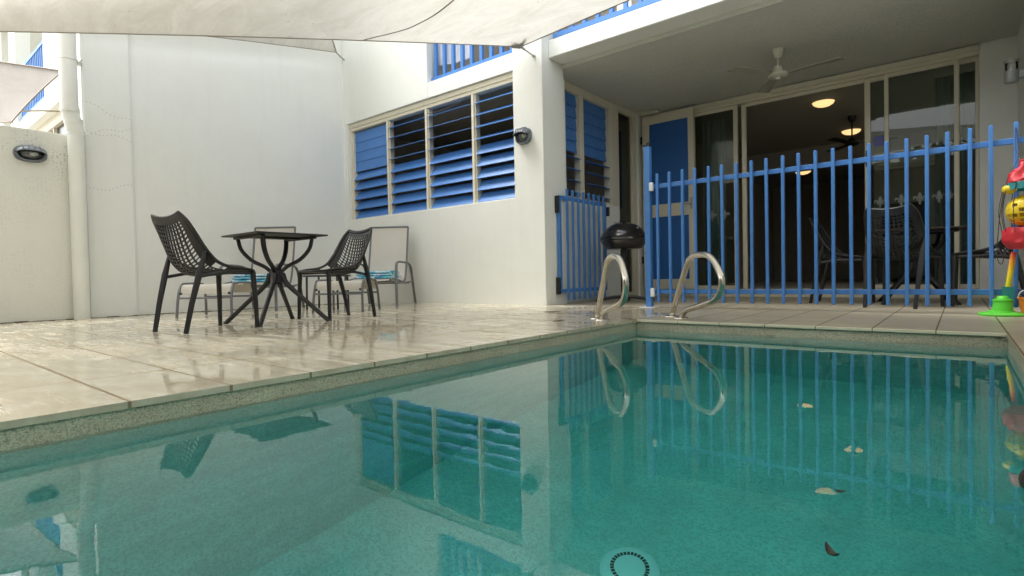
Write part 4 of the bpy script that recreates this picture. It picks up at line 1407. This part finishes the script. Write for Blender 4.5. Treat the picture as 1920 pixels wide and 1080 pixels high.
leaf(-.173, 1.162, ZWAT + .003, .018, .010, .2, "wet_leaf", "small dark curled leaf floating right of the middle of the pool", .8)
leaf(-.144, .897, ZWAT + .003, .034, .012, 2.2, "wet_leaf", "dark curled leaf floating nearest the camera, right of the drain", 1.2)
leaf(-.93, PY1 - .03, ZWAT + .004, .06, .010, .5, "leaf_brown", "thin dark leaf stuck at the waterline below the fence", .5)
leaf(-2.923, 4.151, .004, .16, .035, .7, "leaf_brown", "flat dark leaf on the tiles beside the pillar", .1)
leaf(-1.44, 4.95, .004, .035, .02, .2, "leaf_pale", "pale petal on the tiles in front of the fence", .3)
leaf(-2.3, 3.35, .004, .10, .03, 1.0, "leaf_brown", "brown damp leaf on the tiles beside the left grab rail", .05)
leaf(.155, PY1 - .02, -.03, .035, .018, .4, "leaf_brown", "dark leaf stuck on the coping at the right pool corner", .6)
leaf(-6.9, 1.48, zdeck(-6.9) + .004, .04, .02, .4, "leaf_brown", "dark leaf on the tiles at the foot of the drainpipe", .3)
b = MB(); b.ball((.118, 1.40, ZWAT + .012), (.033, .033, .030)); tag(b.build("seed_pod", "pod_brown", smooth=True), "dark mottled seed pod floating at the right edge of the picture", "seed pod")

# ------------------------------------------------------------------ a leafy tree beyond the garden wall (seen only in reflections)
def tree(x, y, h, label):
    root = thing("garden_tree", label, "tree", (x, y, -1.4), 0, "trees beyond the garden wall")
    b = MB(); b.tube([(0, 0, 0), (.1, 0, h * .3), (0, .1, h * .6)], [.16, .12, .06], 8)
    for a in range(5):
        b.tube([(0, .05, h * .45), (math.cos(a * 1.3) * .8, math.sin(a * 1.3) * .8, h * .75)], [.06, .02], 6)
    b.build("trunk", "bark", root, world=False)
    qq = bmesh.new()
    for i in range(4200):
        d = Vector((random.gauss(0, 1), random.gauss(0, 1), random.gauss(0, .8)))
        d = d.normalized() * random.random() ** .4
        p = Vector((d.x * h * .36, d.y * h * .36, h * .72 + d.z * h * .32))
        p += Vector((mnoise.noise(p * .8), mnoise.noise(p * .8 + Vector((9, 0, 0))), 0)) * .7
        M = Matrix.Translation(p) @ Matrix.Rotation(random.uniform(0, 6.28), 4, 'Z') @ Matrix.Rotation(random.uniform(-1.2, 1.2), 4, 'X')
        s_ = random.uniform(.2, .38)
        qq.faces.new([qq.verts.new(M @ Vector(c)) for c in ((-s_ / 2, 0, 0), (0, -s_ * .25, 0), (s_ / 2, 0, 0), (0, s_ * .25, 0))])
    b = MB(); b._merge(qq); b.build("crown", "leaf_green", root, world=False)
tree(-4.5, -7.2, 6.5, "leafy tree beyond the garden wall, out of view to the left")
tree(-.6, -7.6, 6.0, "leafy tree beyond the garden wall, out of view behind the pool")
